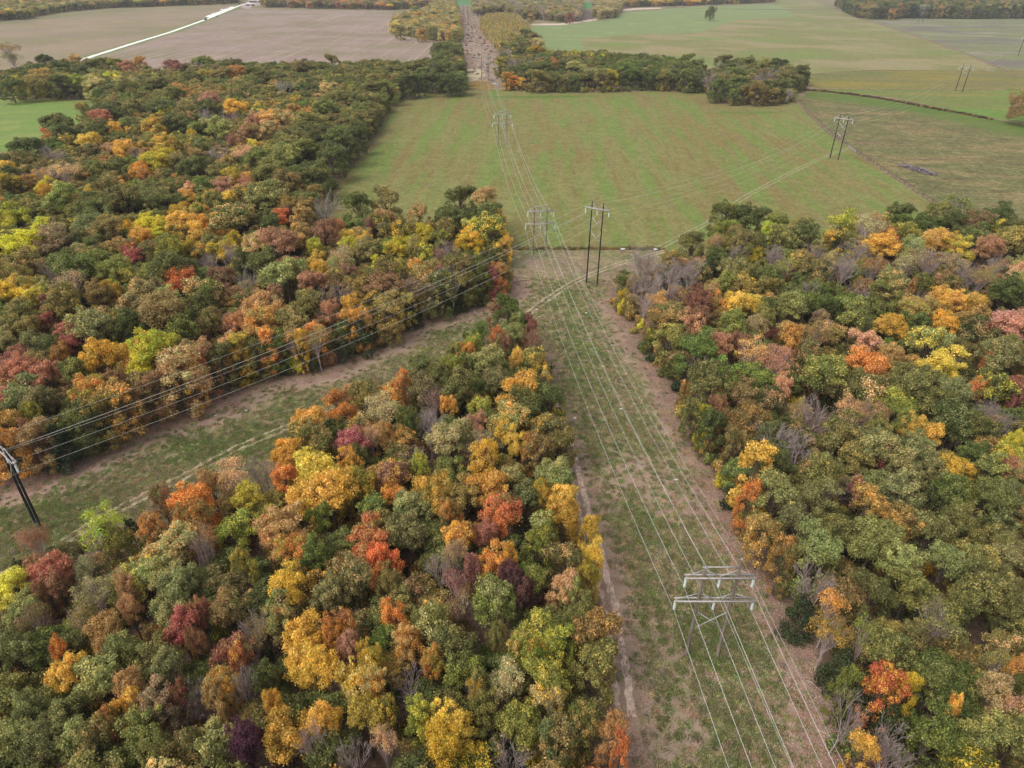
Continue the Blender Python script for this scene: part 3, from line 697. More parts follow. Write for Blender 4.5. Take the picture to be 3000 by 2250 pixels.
# ------------------------------------------------------------------ small things lying about
M_DEAD = flat_mat('dead wood', (178, 160, 146), 0.9, var=0.25)
def log_obj(a, b, r, label, cat='log', group=None, arch=.12, name='fallen_log', stubs=3, mat=None):
    a = np.array(a); b = np.array(b); o = MB(); rr = random.Random(int(a[0] * 10) + 7)
    t = np.linspace(0, 1, 9)[:, None]; p = a + (b - a) * t; d = b - a; nn = np.array([-d[1], d[0], 0]) / np.linalg.norm(d)
    p = p + nn * (np.sin(t * 3.1) * arch * 2) + np.array([0, 0, 1]) * (r * .8 + np.sin(t * 3.14) * arch)
    o.tube(p, np.linspace(r, r * .35, 9), 7)
    for i in range(stubs):
        q = p[rr.randint(3, 7)]; o.tube([q, q + np.array([rr.uniform(-1, 1), rr.uniform(-1, 1), rr.uniform(.2, .9)]) * (2.0 if i else 1.0)], [r * .4, r * .12], 5)
    return tag(o.build(name, mat or M_DEAD), label, cat, group)
log_obj(P(1482, 830), P(1556, 821), .26, 'long bare fallen trunk on the grass at the corner of the wood')
log_obj(P(2103, 2120) * 0 + P(2236, 1895), P(2253, 1916), .09, 'thin grey pole lying in the grass right of the nearest pylon', stubs=0, name='fallen_branch', cat='branch')
log_obj(P(2362, 1995), P(2396, 2020), .12, 'thin dead branch on the leaf litter at the lower right wood edge', name='fallen_branch', cat='branch')
log_obj(P(2392, 2140), P(2445, 2175), .14, 'forked dead branch in the lowest corner of the clearing', name='fallen_branch', cat='branch')
log_obj(P(1925, 1152), P(1945, 1185), .1, 'slender dead branch on the right hand litter strip of the clearing', name='fallen_branch', cat='branch')
log_obj(P(1565, 1030), P(1592, 1040), .12, 'reddish fallen branch by the tip of the middle wood', name='fallen_branch', cat='branch')
rr = random.Random(11)
def pile(c0, c1, n, w, hgt, L, label, rad=(.08, .28)):
    a, b = P(*c0), P(*c1); o = MB()
    for _ in range(n):
        t = rr.random(); c = a + (b - a) * t + np.array([rr.gauss(0, w), rr.gauss(0, w), abs(rr.gauss(0, hgt))]); an = rr.uniform(0, 6.28)
        d = np.array([math.cos(an), math.sin(an), rr.uniform(-.2, .3)]) * rr.uniform(.3, 1) * L; r = rr.uniform(*rad)
        o.tube([c - d, c + (0, 0, .1), c + d], [r, r * .9, r * .4], 5)
    o.V = [np.maximum(v, [-1e9, -1e9, .03]) for v in o.V]
    return tag(o.build('brush_pile', flat_mat('grey brushwood', (138, 126, 130), .9, var=.45, scale=.5)), label, 'brush pile')
pile((2642, 486), (2735, 515), 150, 1.1, .8, 2.6, 'long heap of grey felled branches in the right pasture')
pile((1190, 287), (1232, 290), 120, 1.6, .5, 2.0, 'dark heap of dead branches on the meadow at the tree belt corner', (.08, .2))
M_WHITE = flat_mat('white paint', (225, 225, 222), .5, var=.05)
M_GLASS = flat_mat('dark glass', (30, 36, 44), .15)
M_TYRE = flat_mat('tyre', (26, 26, 28), .9)
M_TEAL = flat_mat('teal paint', (20, 132, 160), .4, var=.05)
M_DKB = flat_mat('dark blue paint', (58, 54, 78), .5, var=.1)
def wheels(root, xs, y, r):
    for x in xs:
        for s in (-y, y): MB().tube([(x, s - .16, r), (x, s + .16, r)], r, 12).build('wheel', M_TYRE, root)
def rz_of(a, b): d = P(*b) - P(*a); return math.atan2(d[1], d[0])
RZ = rz_of((560, 74), (640, 42))
def vehicle(loc, rz, L, W, mat, label, group, lorry=False):
    root = empty('lorry' if lorry else 'parked_car', loc + np.array([0, 0, .1]), rz); tag(root, label, 'lorry' if lorry else 'car', group)
    if lorry:
        MB().box((-1.6, 0, 1.9), (L - 4.5, W, 2.1)).build('cargo_box', M_DKB, root)
        MB().box((-1.6, 0, 3.0), (L - 4.4, W + .1, .12)).build('cargo_roof', M_WHITE, root)
        MB().box((-.6, 0, .72), (L - 1.5, W * .8, .25)).build('chassis', M_DKB, root)
        MB().box((L / 2 - 1.5, 0, 1.6), (2.2, W * .95, 2.0)).box((L / 2 - .3, 0, 1.15), (.8, W * .9, 1.0)).build('cab', M_DKB, root)
        MB().box((L / 2 - .36, 0, 2.05), (.1, W * .8, .7)).build('windscreen', M_GLASS, root)
        wheels(root, (-L / 2 + 1.2, -L / 2 + 2.4, L / 2 - 1.4), W / 2 - .1, .5)
    else:
        MB().box((0, 0, .72), (L, W, .62)).box((L * .36, 0, .98), (L * .26, W * .94, .12)).build('body', mat, root)
        V = np.array([(-.48 * L, -.45 * W, 1.03), (.22 * L, -.45 * W, 1.03), (.22 * L, .45 * W, 1.03), (-.48 * L, .45 * W, 1.03),
                      (-.36 * L, -.38 * W, 1.6), (.1 * L, -.38 * W, 1.6), (.1 * L, .38 * W, 1.6), (-.36 * L, .38 * W, 1.6)])
        if mat is M_TEAL: V[4:, 2] = 2.3; V[4:, 0] *= 1.12; V[4:, 1] *= 1.1
        MB().add(V, [(0, 1, 5, 4), (1, 2, 6, 5), (2, 3, 7, 6), (3, 0, 4, 7)]).build('van_side' if mat is M_TEAL else 'windows', mat if mat is M_TEAL else M_GLASS, root)
        MB().box((-.13 * L, 0, V[4, 2] + .03), (.48 * L, .78 * W, .06)).build('roof', mat, root)
        wheels(root, (-.3 * L, .3 * L), W / 2 - .05, .36)
vehicle(P(603, 58.5), RZ, 14, 3.2, M_WHITE, 'dark lorry with a white cargo roof parked on the gravel road', None, True)
vehicle(P(636, 50), RZ, 6.8, 3.0, M_TEAL, 'teal van standing on the pale gravel road beyond the lorry', None)
vehicle(P(693, 33), RZ, 6, 2.3, M_WHITE, 'white car on the weedy verge near the farmyard', 'cars at the far end of the road')
vehicle(P(700, 14), RZ, 6, 2.3, M_DKB, 'dark car at the farmyard end of the gravel road', 'cars at the far end of the road')
M_RUB = flat_mat('pale rubble', (214, 206, 198), .95, var=.25, scale=.3)
def heap(px, py, r, h, label):
    c = P(px, py); rng = np.random.default_rng(int(px)); n = 14; V = [(0, 0, h)]; F = []
    rings = 4
    for k in range(1, rings + 1):
        for i in range(n):
            a = i * 2 * math.pi / n; q = r * k / rings * rng.uniform(.85, 1.12)
            V.append((math.cos(a) * q * 1.4, math.sin(a) * q, max(0.02, h * (1 - (k / rings) ** 1.4) * rng.uniform(.8, 1.2)) if k < rings else -.02))
    for k in range(rings - 1):
        for i in range(n):
            F.append((1 + k * n + i, 1 + (k + 1) * n + i, 1 + (k + 1) * n + (i + 1) % n, 1 + k * n + (i + 1) % n))
    o = MB().add(V, F)
    for i in range(0, n, 2): o.add([V[0], V[1 + i], V[1 + (i + 1) % n], V[1 + (i + 2) % n]], [(0, 1, 2, 3)])
    x = o.build('rubble_heap', M_RUB); x.location = c + np.array([0, 0, .1]); return tag(x, label, 'rubble heap', 'rubble heaps beside the gravel road')
heap(628, 40, 5, 1.6, 'pale rubble heap on the verge just past the lorry')
heap(651, 29, 4, 2.4, 'tall white rubble heap between the road and the stubble field')
heap(621, 45, 3, 1.2, 'lowest pale rubble heap, the one nearest the lorry')
heap(668, 26, 3.5, 1.4, 'small brown and white heap near the farmyard')
M_ROOF = flat_mat('pale sheet roof', (212, 206, 202), .5, var=.06)
M_WALL = flat_mat('barn boards', (120, 104, 98), .9, var=.2)
def shed(px, py, L, W, H, rz, label, group='farm sheds'):
    root = empty('farm_shed', P(px, py) + np.array([0, 0, .05]), rz); tag(root, label, 'shed', group)
    MB().box((0, 0, H / 2), (L, W, H)).build('wall', M_WALL, root)
    V = [(-L / 2 - .5, -W / 2 - .5, H), (L / 2 + .5, -W / 2 - .5, H), (L / 2 + .5, 0, H + 1.8), (-L / 2 - .5, 0, H + 1.8), (-L / 2 - .5, W / 2 + .5, H), (L / 2 + .5, W / 2 + .5, H)]
    MB().add(V, [(0, 1, 2, 3), (3, 2, 5, 4)]).build('roof', M_ROOF, root)
    MB().box((L * .1, -W / 2 - .04, H * .42), (3, .08, H * .8)).build('door', M_WHITE, root)
shed(733, 17, 18, 9, 3.4, .1, 'long low open shed with a pale roof in the farmyard')
shed(752, 7, 34, 14, 4.5, .15, 'wide barn with a pale sheet roof behind the low shed')
M_TROUGH = flat_mat('white trough', (224, 226, 228), .4, var=.05)
def trough(px, py, L, label):
    o = MB(); o.box((0, 0, .35), (L, .1, .5)).box((0, .8, .35), (L, .1, .5)).box((-L / 2, .4, .35), (.1, .9, .5)).box((L / 2, .4, .35), (.1, .9, .5)).box((0, .4, .2), (L, .8, .08))
    x = o.build('water_trough', M_TROUGH); x.location = P(px, py) + np.array([0, 0, .05]); tag(x, label, 'trough', None)
trough(1825, 734, 1.6, 'small white trough lying by the meadow fence left of the gate')
trough(1921, 735, 1.3, 'small white trough by the bare trees right of the gate')
trough(1451, 247, 6, 'pale wide sheet lying on the brushy strip before the tree belt')
M_PAPER = flat_mat('white scrap', (225, 225, 220), .6, var=.05)
def scrap(px, py, label, r=.3):
    o = MB(); rg = random.Random(px)
    for i in range(3): o.box((rg.uniform(-.2, .2), rg.uniform(-.2, .2), .08 + .05 * i), (r * rg.uniform(.8, 1.5), r * rg.uniform(.5, 1), .08), Euler((rg.uniform(-.3, .3), rg.uniform(-.3, .3), rg.uniform(0, 3))).to_matrix())
    x = o.build('stone', M_PAPER); x.location = P(px, py) + np.array([0, 0, .03]); tag(x, label, 'stone', 'pale stones in the clearing')
scrap(1820, 1201, 'pale stone in mid clearing between the two middle cables', .5)
scrap(1683, 1226, 'pale stone near the dirt track beside the middle wood', .4)
scrap(1717, 918, 'pale stone on the green slope below the black pylon', .35)
scrap(1567, 873, 'pale stone just above the grass track', .35)
scrap(1981, 1406, 'pale stone on the bare pinkish patch of the clearing', .4)
scrap(634, 1218, 'pale stone on the worn ground of the left clearing', .45)
scrap(722, 1205, 'pair of small pale stones on the left litter strip', .4)

# ------------------------------------------------------------------ trees: shapes
def leaf_cloud(rng, cen, rad, n, size, outc, up=0.25, squash=0.85, droop=0.0):
    k = len(cen); idx = rng.choice(k, n, p=rad ** 2 / (rad ** 2).sum())
    d = rng.normal(size=(n, 3)); d /= np.linalg.norm(d, axis=1)[:, None]
    o = cen[idx] - outc; o /= np.linalg.norm(o, axis=1)[:, None] + 1e-6
    d = d + 0.55 * o; d[:, 2] += up; d /= np.linalg.norm(d, axis=1)[:, None]
    pos = cen[idx] + d * (rad[idx] * np.where(rng.random(n) < .14, rng.uniform(1.05, 1.5, n), rng.uniform(0.62, 1.06, n)))[:, None] * np.array([1, 1, squash])
    pos[:, 2] -= droop * rng.uniform(0, 1, n)
    nrm = d * 0.8 + rng.normal(size=(n, 3)) * 0.55; nrm /= np.linalg.norm(nrm, axis=1)[:, None]
    t = np.cross(nrm, rng.normal(size=(n, 3))); t /= np.linalg.norm(t, axis=1)[:, None]
    b = np.cross(nrm, t); s = size * rng.uniform(0.65, 1.3, n)[:, None]
    V = np.stack([pos - t * s * .62, pos - b * s * .4, pos + t * s * .62, pos + b * s * .4], 1)
    V[:, 1:4:2] += (nrm * s * .12)[:, None, :]
    cr = rng.random(k)[idx]
    return V.reshape(-1, 3), np.repeat(rng.random(n), 4), np.repeat(cr, 4)
def crown_clumps(rng, R, zc, rz, lobes, per, zlo=-0.45):
    C = []; Rr = []
    for i in range(lobes):
        a = i * 2.4 + rng.uniform(-.5, .5); q = R * (0.5 * math.sqrt((i + .2) / lobes) + .08) if lobes > 1 else 0
        lc = np.array([math.cos(a) * q, math.sin(a) * q, zc + rng.uniform(-.35, .45) * rz * (1 - .6 * q / R)]); lr = R * rng.uniform(.46, .62)
        for _ in range(per):
            d = rng.normal(size=3); d /= np.linalg.norm(d)
            if d[2] < zlo: d[2] = -d[2] * .5
            C.append(lc + d * lr * np.array([1, 1, rz / R * .95]) * rng.uniform(.65, 1.0)); Rr.append(R * rng.uniform(.15, .29))
    return np.array(C), np.array(Rr)
def limbs(rng, h0, r0, cen, top, pts_per=4, thin=.05, frac=1.0):
    """trunk and a limb to each leaf clump"""
    b = MB(); lean = rng.normal(0, .25, 2)
    tr = np.array([[0, 0, -.3], [lean[0] * .2, lean[1] * .2, h0 * .35], [lean[0] * .6, lean[1] * .6, h0 * .75], [lean[0], lean[1], h0], [lean[0] * 1.3, lean[1] * 1.3, top]])
    b.tube(tr, [r0 * 1.25, r0, r0 * .8, r0 * .6, r0 * .12], 7)
    for c in cen:
        if rng.random() > frac: continue
        z0 = min(rng.uniform(.55, 1.1) * h0, c[2] - .4) if c[2] > h0 * .6 else c[2] * .8
        s = np.array([lean[0] * z0 / h0, lean[1] * z0 / h0, max(.6, z0)]); m = s + (c - s) * .5 + np.array([0, 0, -.25 * rng.random()]) + rng.normal(0, .2, 3)
        b.tube([s, m, c], [r0 * .32, r0 * .2, thin], 4)
    return b
def branchy(rng, h, r0, R, levels=5, spread=.62, first=.32):
    b = MB()
    def grow(p, d, L, r, lv):
        q = p + d * L * .5 + rng.normal(0, .05 * L, 3); e = q + (d + rng.normal(0, .12, 3)) * L * .5
        b.tube([p, q, e], [r, r * .82, r * .66], 5 if lv < 2 else 3)
        if lv >= levels: return
        n = 3 if lv < 3 else rng.integers(2, 4)
        if lv == 0: n = 5
        for i in range(n):
            a = rng.normal(size=3); a -= a.dot(d) * d; a /= np.linalg.norm(a)
            sp = spread * rng.uniform(.5, 1.15); nd = d * math.cos(sp) + a * math.sin(sp); nd[2] += .13; nd /= np.linalg.norm(nd)
            s = p + (e - p) * (1.0 if i == 0 else rng.uniform(.45, 1))
            grow(s, nd, L * rng.uniform(.62, .82), max(.022, r * .58), lv + 1)
    grow(np.array([0, 0, -.3]), np.array([0.03, 0.02, 1.0]), h * first, r0, 0)
    V = np.concatenate(b.V); s = h / V[:, 2].max(); rr_ = np.percentile(np.hypot(V[:, 0], V[:, 1]), 98)
    V[:, 2] *= s; V[:, :2] *= R / rr_; V[:, :2] *= 1.0
    return V, np.concatenate(b.F)
PROTO = {}; PNAMES = []
pcol = bpy.data.collections.new('tree_kinds')       # source shapes for the wood, not linked to the scene
def quads(n): return np.arange(n).reshape(-1, 4)
def register(key, crown, wood, wmat, base_r, base_h):
    """crown = (V, rnd, crnd) or None; wood = (V, F)"""
    cm = wm = None
    if crown is not None:
        cm = mesh_np(key + '_crown', crown[0], quads(len(crown[0])), LEAF); attr(cm, 'rnd', crown[1]); attr(cm, 'crnd', crown[2])
    if wood is not None: wm = mesh_np(key + '_trunk', wood[0], wood[1], wmat)
    # joined copy for the mass of the wood
    V = []; F = []; mi = []; r = []; c = []; n = 0; mats = []
    if wood is not None:
        V.append(wood[0]); F.append(np.asarray(wood[1])); mi.append(np.zeros(len(wood[1]), int)); r.append(np.zeros(len(wood[0]))); c.append(np.zeros(len(wood[0]))); n = len(wood[0]); mats.append(wmat)
    if crown is not None:
        V.append(crown[0]); q = quads(len(crown[0])); F.append(q + n); mi.append(np.full(len(q), len(mats))); r.append(crown[1]); c.append(crown[2]); mats.append(LEAF)
    me = mesh_np(key + '_whole', np.concatenate(V), np.concatenate(F), mats, np.concatenate(mi)); attr(me, 'rnd', np.concatenate(r)); attr(me, 'crnd', np.concatenate(c))
    o = bpy.data.objects.new('kind_%02d' % len(PNAMES), me); pcol.objects.link(o)
    PROTO[key] = dict(crown=cm, trunk=wm, i=len(PNAMES), r=base_r, h=base_h); PNAMES.append(key)
def make_kinds():
    for i in range(9):
        rng = np.random.default_rng(100 + i); C, R = crown_clumps(rng, 4.5, 10.9, 5.6, 5 + i % 3, 11, -.75)
        cr = leaf_cloud(rng, C, R, 9500, .31, np.array([0, 0, 9.0])); w = limbs(rng, 9.5, .27, C, 14)
        register('round%d' % i, cr, (np.concatenate(w.V), np.concatenate(w.F)), BARK, 4.5, 17.0)
    for i in range(4):      # a crown that hangs to the ground, as at the edge of a wood
        rng = np.random.default_rng(200 + i); C, R = crown_clumps(rng, 4.2, 11.5, 4.8, 6, 9)
        n = 38; a = rng.uniform(0, 6.28, n); z = rng.uniform(1.2, 11, n); q = 2.6 + 1.1 * np.sin(z / 11 * 2.6) * rng.uniform(.8, 1.1, n)
        C = np.concatenate([C, np.stack([np.cos(a) * q, np.sin(a) * q, z], 1)]); R = np.concatenate([R, rng.uniform(.6, 1.25, n)])
        cr = leaf_cloud(rng, C, R, 11000, .31, np.array([0, 0, 8.0]), up=.1); w = limbs(rng, 9.5, .27, C, 14, frac=.5)
        register('edge%d' % i, cr, (np.concatenate(w.V), np.concatenate(w.F)), BARK, 4.5, 17.0)
    for i in range(2):      # a tall slender one
        rng = np.random.default_rng(230 + i); n = 52; z = np.concatenate([rng.uniform(1.5, 15.6, n - 6), rng.uniform(14, 16.4, 6)])
        a = rng.uniform(0, 6.28, n); q = (1.1 + 1.0 * np.sin(np.clip(z, 0, 16) / 16 * 3.0)) * rng.uniform(.6, 1.25, n)
        C = np.stack([np.cos(a) * q, np.sin(a) * q, z], 1); R = rng.uniform(.6, 1.15, n)
        cr = leaf_cloud(rng, C, R, 6000, .36, np.array([0, 0, 8.0]), up=.1); w = limbs(rng, 12, .2, C, 15, frac=.5)
        register('column%d' % i, cr, (np.concatenate(w.V), np.concatenate(w.F)), BARK, 3.0, 17.0)
    for i in range(3):      # thin autumn crown, branches showing
        rng = np.random.default_rng(300 + i); C, R = crown_clumps(rng, 4.5, 11.6, 4.6, 6, 9)
        cr = leaf_cloud(rng, C, R * 1.1, 2300, .27, np.array([0, 0, 9.0])); V, F = branchy(rng, 16.4, .2, 4.3, 4, first=.4)
        w = limbs(rng, 8.5, .2, C, 13, frac=.6)
        V2 = np.concatenate(w.V); F2 = np.concatenate(w.F) + len(V)
        register('thin%d' % i, cr, (np.concatenate([V, V2]), np.concatenate([F, F2])), TWIG, 4.5, 17.0)
    for i in range(4):
        rng = np.random.default_rng(400 + i); V, F = branchy(rng, 15.5, .26, 4.9, 6 if i < 3 else 5, spread=.6, first=.27)
        register('bare%d' % i, None, (V, F), TWIG if i < 3 else PALEBARK, 4.5, 15.5)
    for i in range(2):      # cedar: a dense dark cone
        rng = np.random.default_rng(500 + i); n = 70; z = rng.uniform(.5, 9.3, n) ; a = rng.uniform(0, 6.28, n); q = (1 - z / 10.4) ** .75 * 2.9 * rng.uniform(.55, 1, n)
        C = np.stack([np.cos(a) * q, np.sin(a) * q, z], 1); R = .35 + .75 * (1 - z / 10.5) * rng.uniform(.7, 1.1, n)
        cr = leaf_cloud(rng, C, R, 5200, .24, np.array([0, 0, 4.0]), up=.5, squash=1.3)
        w = MB().tube([(0, 0, -.2), (0, 0, 4), (0, 0, 9)], [.2, .13, .03], 6)
        register('cedar%d' % i, cr, (np.concatenate(w.V), np.concatenate(w.F)), BARK, 3.4, 10.0)
    for i in range(2):      # bush
        rng = np.random.default_rng(600 + i); n = 16; a = rng.uniform(0, 6.28, n); q = rng.uniform(0, 1.5, n); z = rng.uniform(.6, 2.2, n)
        C = np.stack([np.cos(a) * q, np.sin(a) * q, z], 1); R = rng.uniform(.5, .95, n)
        cr = leaf_cloud(rng, C, R, 1500, .3, np.array([0, 0, .8]), up=.2); w = MB().tube([(0, 0, -.2), (.1, 0, 1), (.2, .1, 2)], [.07, .05, .02], 5)
        register('bush%d' % i, cr, (np.concatenate(w.V), np.concatenate(w.F)), BARK, 2.2, 3.0)
    for i in range(2):      # sapling of a young stand
        rng = np.random.default_rng(700 + i); n = 16; z = np.linspace(1.2, 7.4, n); a = rng.uniform(0, 6.28, n); q = (1 - z / 9.5) * 1.1
        C = np.stack([np.cos(a) * q, np.sin(a) * q, z], 1); R = .35 + .5 * (1 - z / 9)
        cr = leaf_cloud(rng, C, R, 900, .36, np.array([0, 0, 3.0]), up=.3, squash=1.3); w = MB().tube([(0, 0, -.2), (0, 0, 4), (0, 0, 7)], [.09, .06, .02], 5)
        register('sapling%d' % i, cr, (np.concatenate(w.V), np.concatenate(w.F)), BARK, 1.5, 8.0)
def make_grand():
    rng = np.random.default_rng(900); C, R = crown_clumps(rng, 9.0, 11.5, 8.2, 11, 11, -.9); R = np.minimum(R, 1.9)
    n = 50; a = rng.uniform(0, 6.28, n); z = rng.uniform(1.8, 9, n); q = 5.2 + 2.4 * np.sin(z / 10 * 2.6) * rng.uniform(.7, 1.1, n)
    C = np.concatenate([C, np.stack([np.cos(a) * q, np.sin(a) * q, z], 1)]); R = np.concatenate([R, rng.uniform(.9, 1.7, n)])
    cr = leaf_cloud(rng, C, R, 17000, .42, np.array([0, 0, 8.0]), up=.1); w = limbs(rng, 9, .45, C, 16, frac=.4)
    register('grand', cr, (np.concatenate(w.V), np.concatenate(w.F)), BARK, 9.0, 20.0)
def make_tufts():
    for i in range(2):
        rng = np.random.default_rng(950 + i); n = 90; a = rng.uniform(0, 6.28, n); q = rng.uniform(0, .75, n) ** .8; p = np.stack([np.cos(a) * q, np.sin(a) * q, np.zeros(n)], 1)
        d = rng.normal(size=(n, 3)) * .5; d[:, 2] = 1; d /= np.linalg.norm(d, axis=1)[:, None]; s = np.cross(d, rng.normal(size=(n, 3))); s /= np.linalg.norm(s, axis=1)[:, None]
        L = rng.uniform(.12, .34, n)[:, None]; w = .055
        V = np.stack([p - s * w, p + s * w, p + s * w * .6 + d * L, p - s * w * .6 + d * L], 1).reshape(-1, 3); r = np.repeat(rng.random(n), 4)
        register('tuft%d' % i, (V, r, np.full(len(V), .5)), None, None, 1.0, 1.0)
    rng = np.random.default_rng(960); n = 60; p = np.c_[rng.uniform(-1, 1, (n, 2)), rng.uniform(.03, .08, n)]; a = rng.uniform(0, 6.28, n); u = np.stack([np.cos(a), np.sin(a), rng.normal(0, .3, n)], 1) * .09; v = np.stack([-np.sin(a), np.cos(a), rng.normal(0, .3, n)], 1) * .07
    V = np.stack([p - u, p - v, p + u, p + v], 1).reshape(-1, 3); register('leaves_down', (V, np.repeat(rng.random(n), 4), np.full(n * 4, .5)), None, None, 1.0, 1.0)
make_kinds(); make_grand(); make_tufts()

# ------------------------------------------------------------------ tree colours (sRGB), their kind, and the words for them
PAL = {  # code: (colour, second colour in patches, kind, word)
 'G': ((84, 89, 46), (102, 102, 52), 'green', 'dark green'), 'g': ((104, 103, 55), (126, 114, 60), 'green', 'olive green'),
 's': ((114, 115, 68), (134, 124, 74), 'green', 'sage green'), 'L': ((98, 110, 52), (120, 126, 58), 'green', 'bright green'),
 'B': ((120, 106, 58), (146, 118, 62), 'green', 'brownish olive'), 'l': ((144, 146, 60), (178, 162, 62), 'yellow', 'lime yellow'),
 'Y': ((212, 182, 50), (170, 164, 48), 'yellow', 'bright yellow'), 'D': ((220, 168, 62), (206, 164, 76), 'yellow', 'golden'),
 'T': ((166, 158, 104), (184, 156, 108), 'yellow', 'straw coloured'), 'y': ((194, 180, 56), (150, 158, 60), 'yellow', 'lemon yellow'),
 'O': ((216, 146, 60), (220, 164, 64), 'orange', 'bright orange'), 'd': ((186, 146, 80), (164, 134, 76), 'orange', 'tawny orange'),
 'P': ((206, 156, 98), (186, 138, 106), 'orange', 'peach coloured'), 'e': ((214, 122, 62), (220, 146, 62), 'red', 'ember red'),
 'R': ((172, 120, 82), (150, 110, 66), 'red', 'rusty red'), 'r': ((192, 98, 80), (182, 114, 80), 'red', 'coral red'),
 'm': ((172, 98, 90), (176, 116, 90), 'red', 'dusky pink'), 'M': ((118, 66, 70), (144, 76, 72), 'red', 'maroon'),
 'u': ((92, 48, 68), (108, 56, 68), 'red', 'purple'), 'C': ((58, 68, 42), (70, 80, 48), 'cedar', 'dark evergreen'),
 'X': ((150, 134, 128), (150, 134, 128), 'bare', 'grey leafless'), 'W': ((210, 200, 192), (210, 200, 192), 'bare', 'whitish leafless')}
def cfix(c, code):
    s, v = (.9, 1.3) if code in 'LC' else (.88, 1.46) if code in 'GgsB' else (.66, 1.16) if code in 'rmMu' else (.74, 1.2) if code in 'ReOdP' else (.84, 1.2)
    m = sum(c) / 3.0; return tuple(min(245, (m + (q - m) * s) * v) for q in c)
SEEDS = {}
SEEDS[(2000, 1500)] = """400,20,70,O 520,170,110,B 620,390,90,B 740,60,130,s 860,240,150,s 980,110,110,g 1230,200,140,g 1420,90,120,B 1400,330,130,s 1600,120,120,g
1800,60,110,g 1880,330,120,g 2050,150,110,g 2130,300,110,s 1700,330,110,s 850,450,150,X 1230,520,120,g 1480,480,130,g 1980,500,150,g 2100,650,120,g 1820,600,100,g 1660,720,140,gs
760,680,110,C 960,640,90,Ds 930,830,110,Ds 1160,850,90,ls 1020,1020,130,C 1330,920,130,g 1290,1170,115,e 1420,1190,80,Y 1120,1250,120,C 1000,1230,70,l 1620,1130,140,L 1740,1260,110,L
1620,1450,140,L 1700,1370,50,O 1300,1400,130,C 2010,1030,80,gs 2100,1080,70,Os 2000,1230,110,P 2100,1320,100,P 1950,1450,130,g 2150,1480,110,g 1150,1590,85,D 1000,1450,110,X 1370,1540,180,X
2080,850,110,g 1480,860,90,g 620,560,50,g 2180,1200,70,g"""
SEEDS[(2000, 750)] = """60,30,60,X 210,30,80,G 120,110,60,L 330,90,80,s 430,130,80,g 560,130,90,G 650,70,80,gs 620,20,60,X 850,80,100,g 750,170,60,L 1040,60,120,X 1140,190,80,X 1240,80,80,Rs
1330,100,50,O 1010,240,60,L 1330,230,110,g 1460,60,80,Ts 1600,60,100,Rs 1700,180,80,g 1780,60,70,T 1900,80,100,X 1940,140,80,Ps 2100,240,110,L 2150,130,60,Ps 2000,40,80,X
100,300,90,R 250,320,70,O 360,300,90,D 190,240,60,P 30,300,60,R 60,430,70,R 330,440,90,g 480,460,70,P 530,400,70,g 560,200,80,B 700,330,120,g 900,430,60,P 700,560,90,O 860,520,90,Bs 960,350,90,L
1110,380,110,g 1300,330,80,g 1520,330,100,d 1460,270,30,e 1870,330,70,D 1770,330,60,O 1690,450,90,D 1380,460,80,D 1180,540,100,P 1200,700,130,O 1340,650,90,d 1700,690,120,D 1500,430,90,G
1600,560,110,s 1900,480,110,G 1850,600,80,g 2150,440,130,P 2010,470,45,e 2050,640,120,s 2090,560,80,g 1950,730,35,e 100,570,120,L 260,560,80,P 390,570,60,R 440,640,100,Ps 600,690,110,Ps
130,680,100,X 300,740,100,L 480,780,110,L 180,830,130,G 400,880,95,d 560,930,90,G 230,1000,70,R 640,860,60,P 900,780,140,g 1080,850,110,g 1180,880,110,G 1300,860,60,d 1450,860,120,g
1600,880,120,g 1760,870,120,s 1910,880,60,e 1950,890,35,M 2030,830,120,g 2150,960,40,r 2100,1050,90,X 1980,1000,90,X 850,970,130,X 640,1120,150,X 760,1200,150,X 470,1080,100,B 420,1080,80,X
320,1080,90,B 100,1000,100,G 180,1150,90,Ge 110,1240,55,y 1080,1010,100,Ps 1190,1040,80,Ps 1270,1060,60,R 1420,1060,80,l 1500,1120,100,D 1600,1180,80,D 1060,1140,140,g 1250,1150,90,g
1300,1280,140,s 1500,1270,120,s 1620,1350,110,s 1790,1390,110,D 1450,1420,120,s 1150,1300,110,g 900,1430,130,g 780,1400,100,G 600,1350,110,g 600,1540,130,s 850,1560,130,s 1100,1590,50,r
1220,1600,110,B 1400,1550,120,s 1750,1570,130,L 1900,1300,90,G 2000,1400,110,g 2100,1310,90,l 2150,1390,90,P 2130,1260,50,y 2060,1480,40,r 2000,1550,120,g 2130,1550,90,s 1260,1410,40,r
1750,1080,130,G 1900,1100,110,g 1010,1450,100,X 330,1230,60,g 560,1180,80,g 2180,700,60,B 800,640,80,g"""
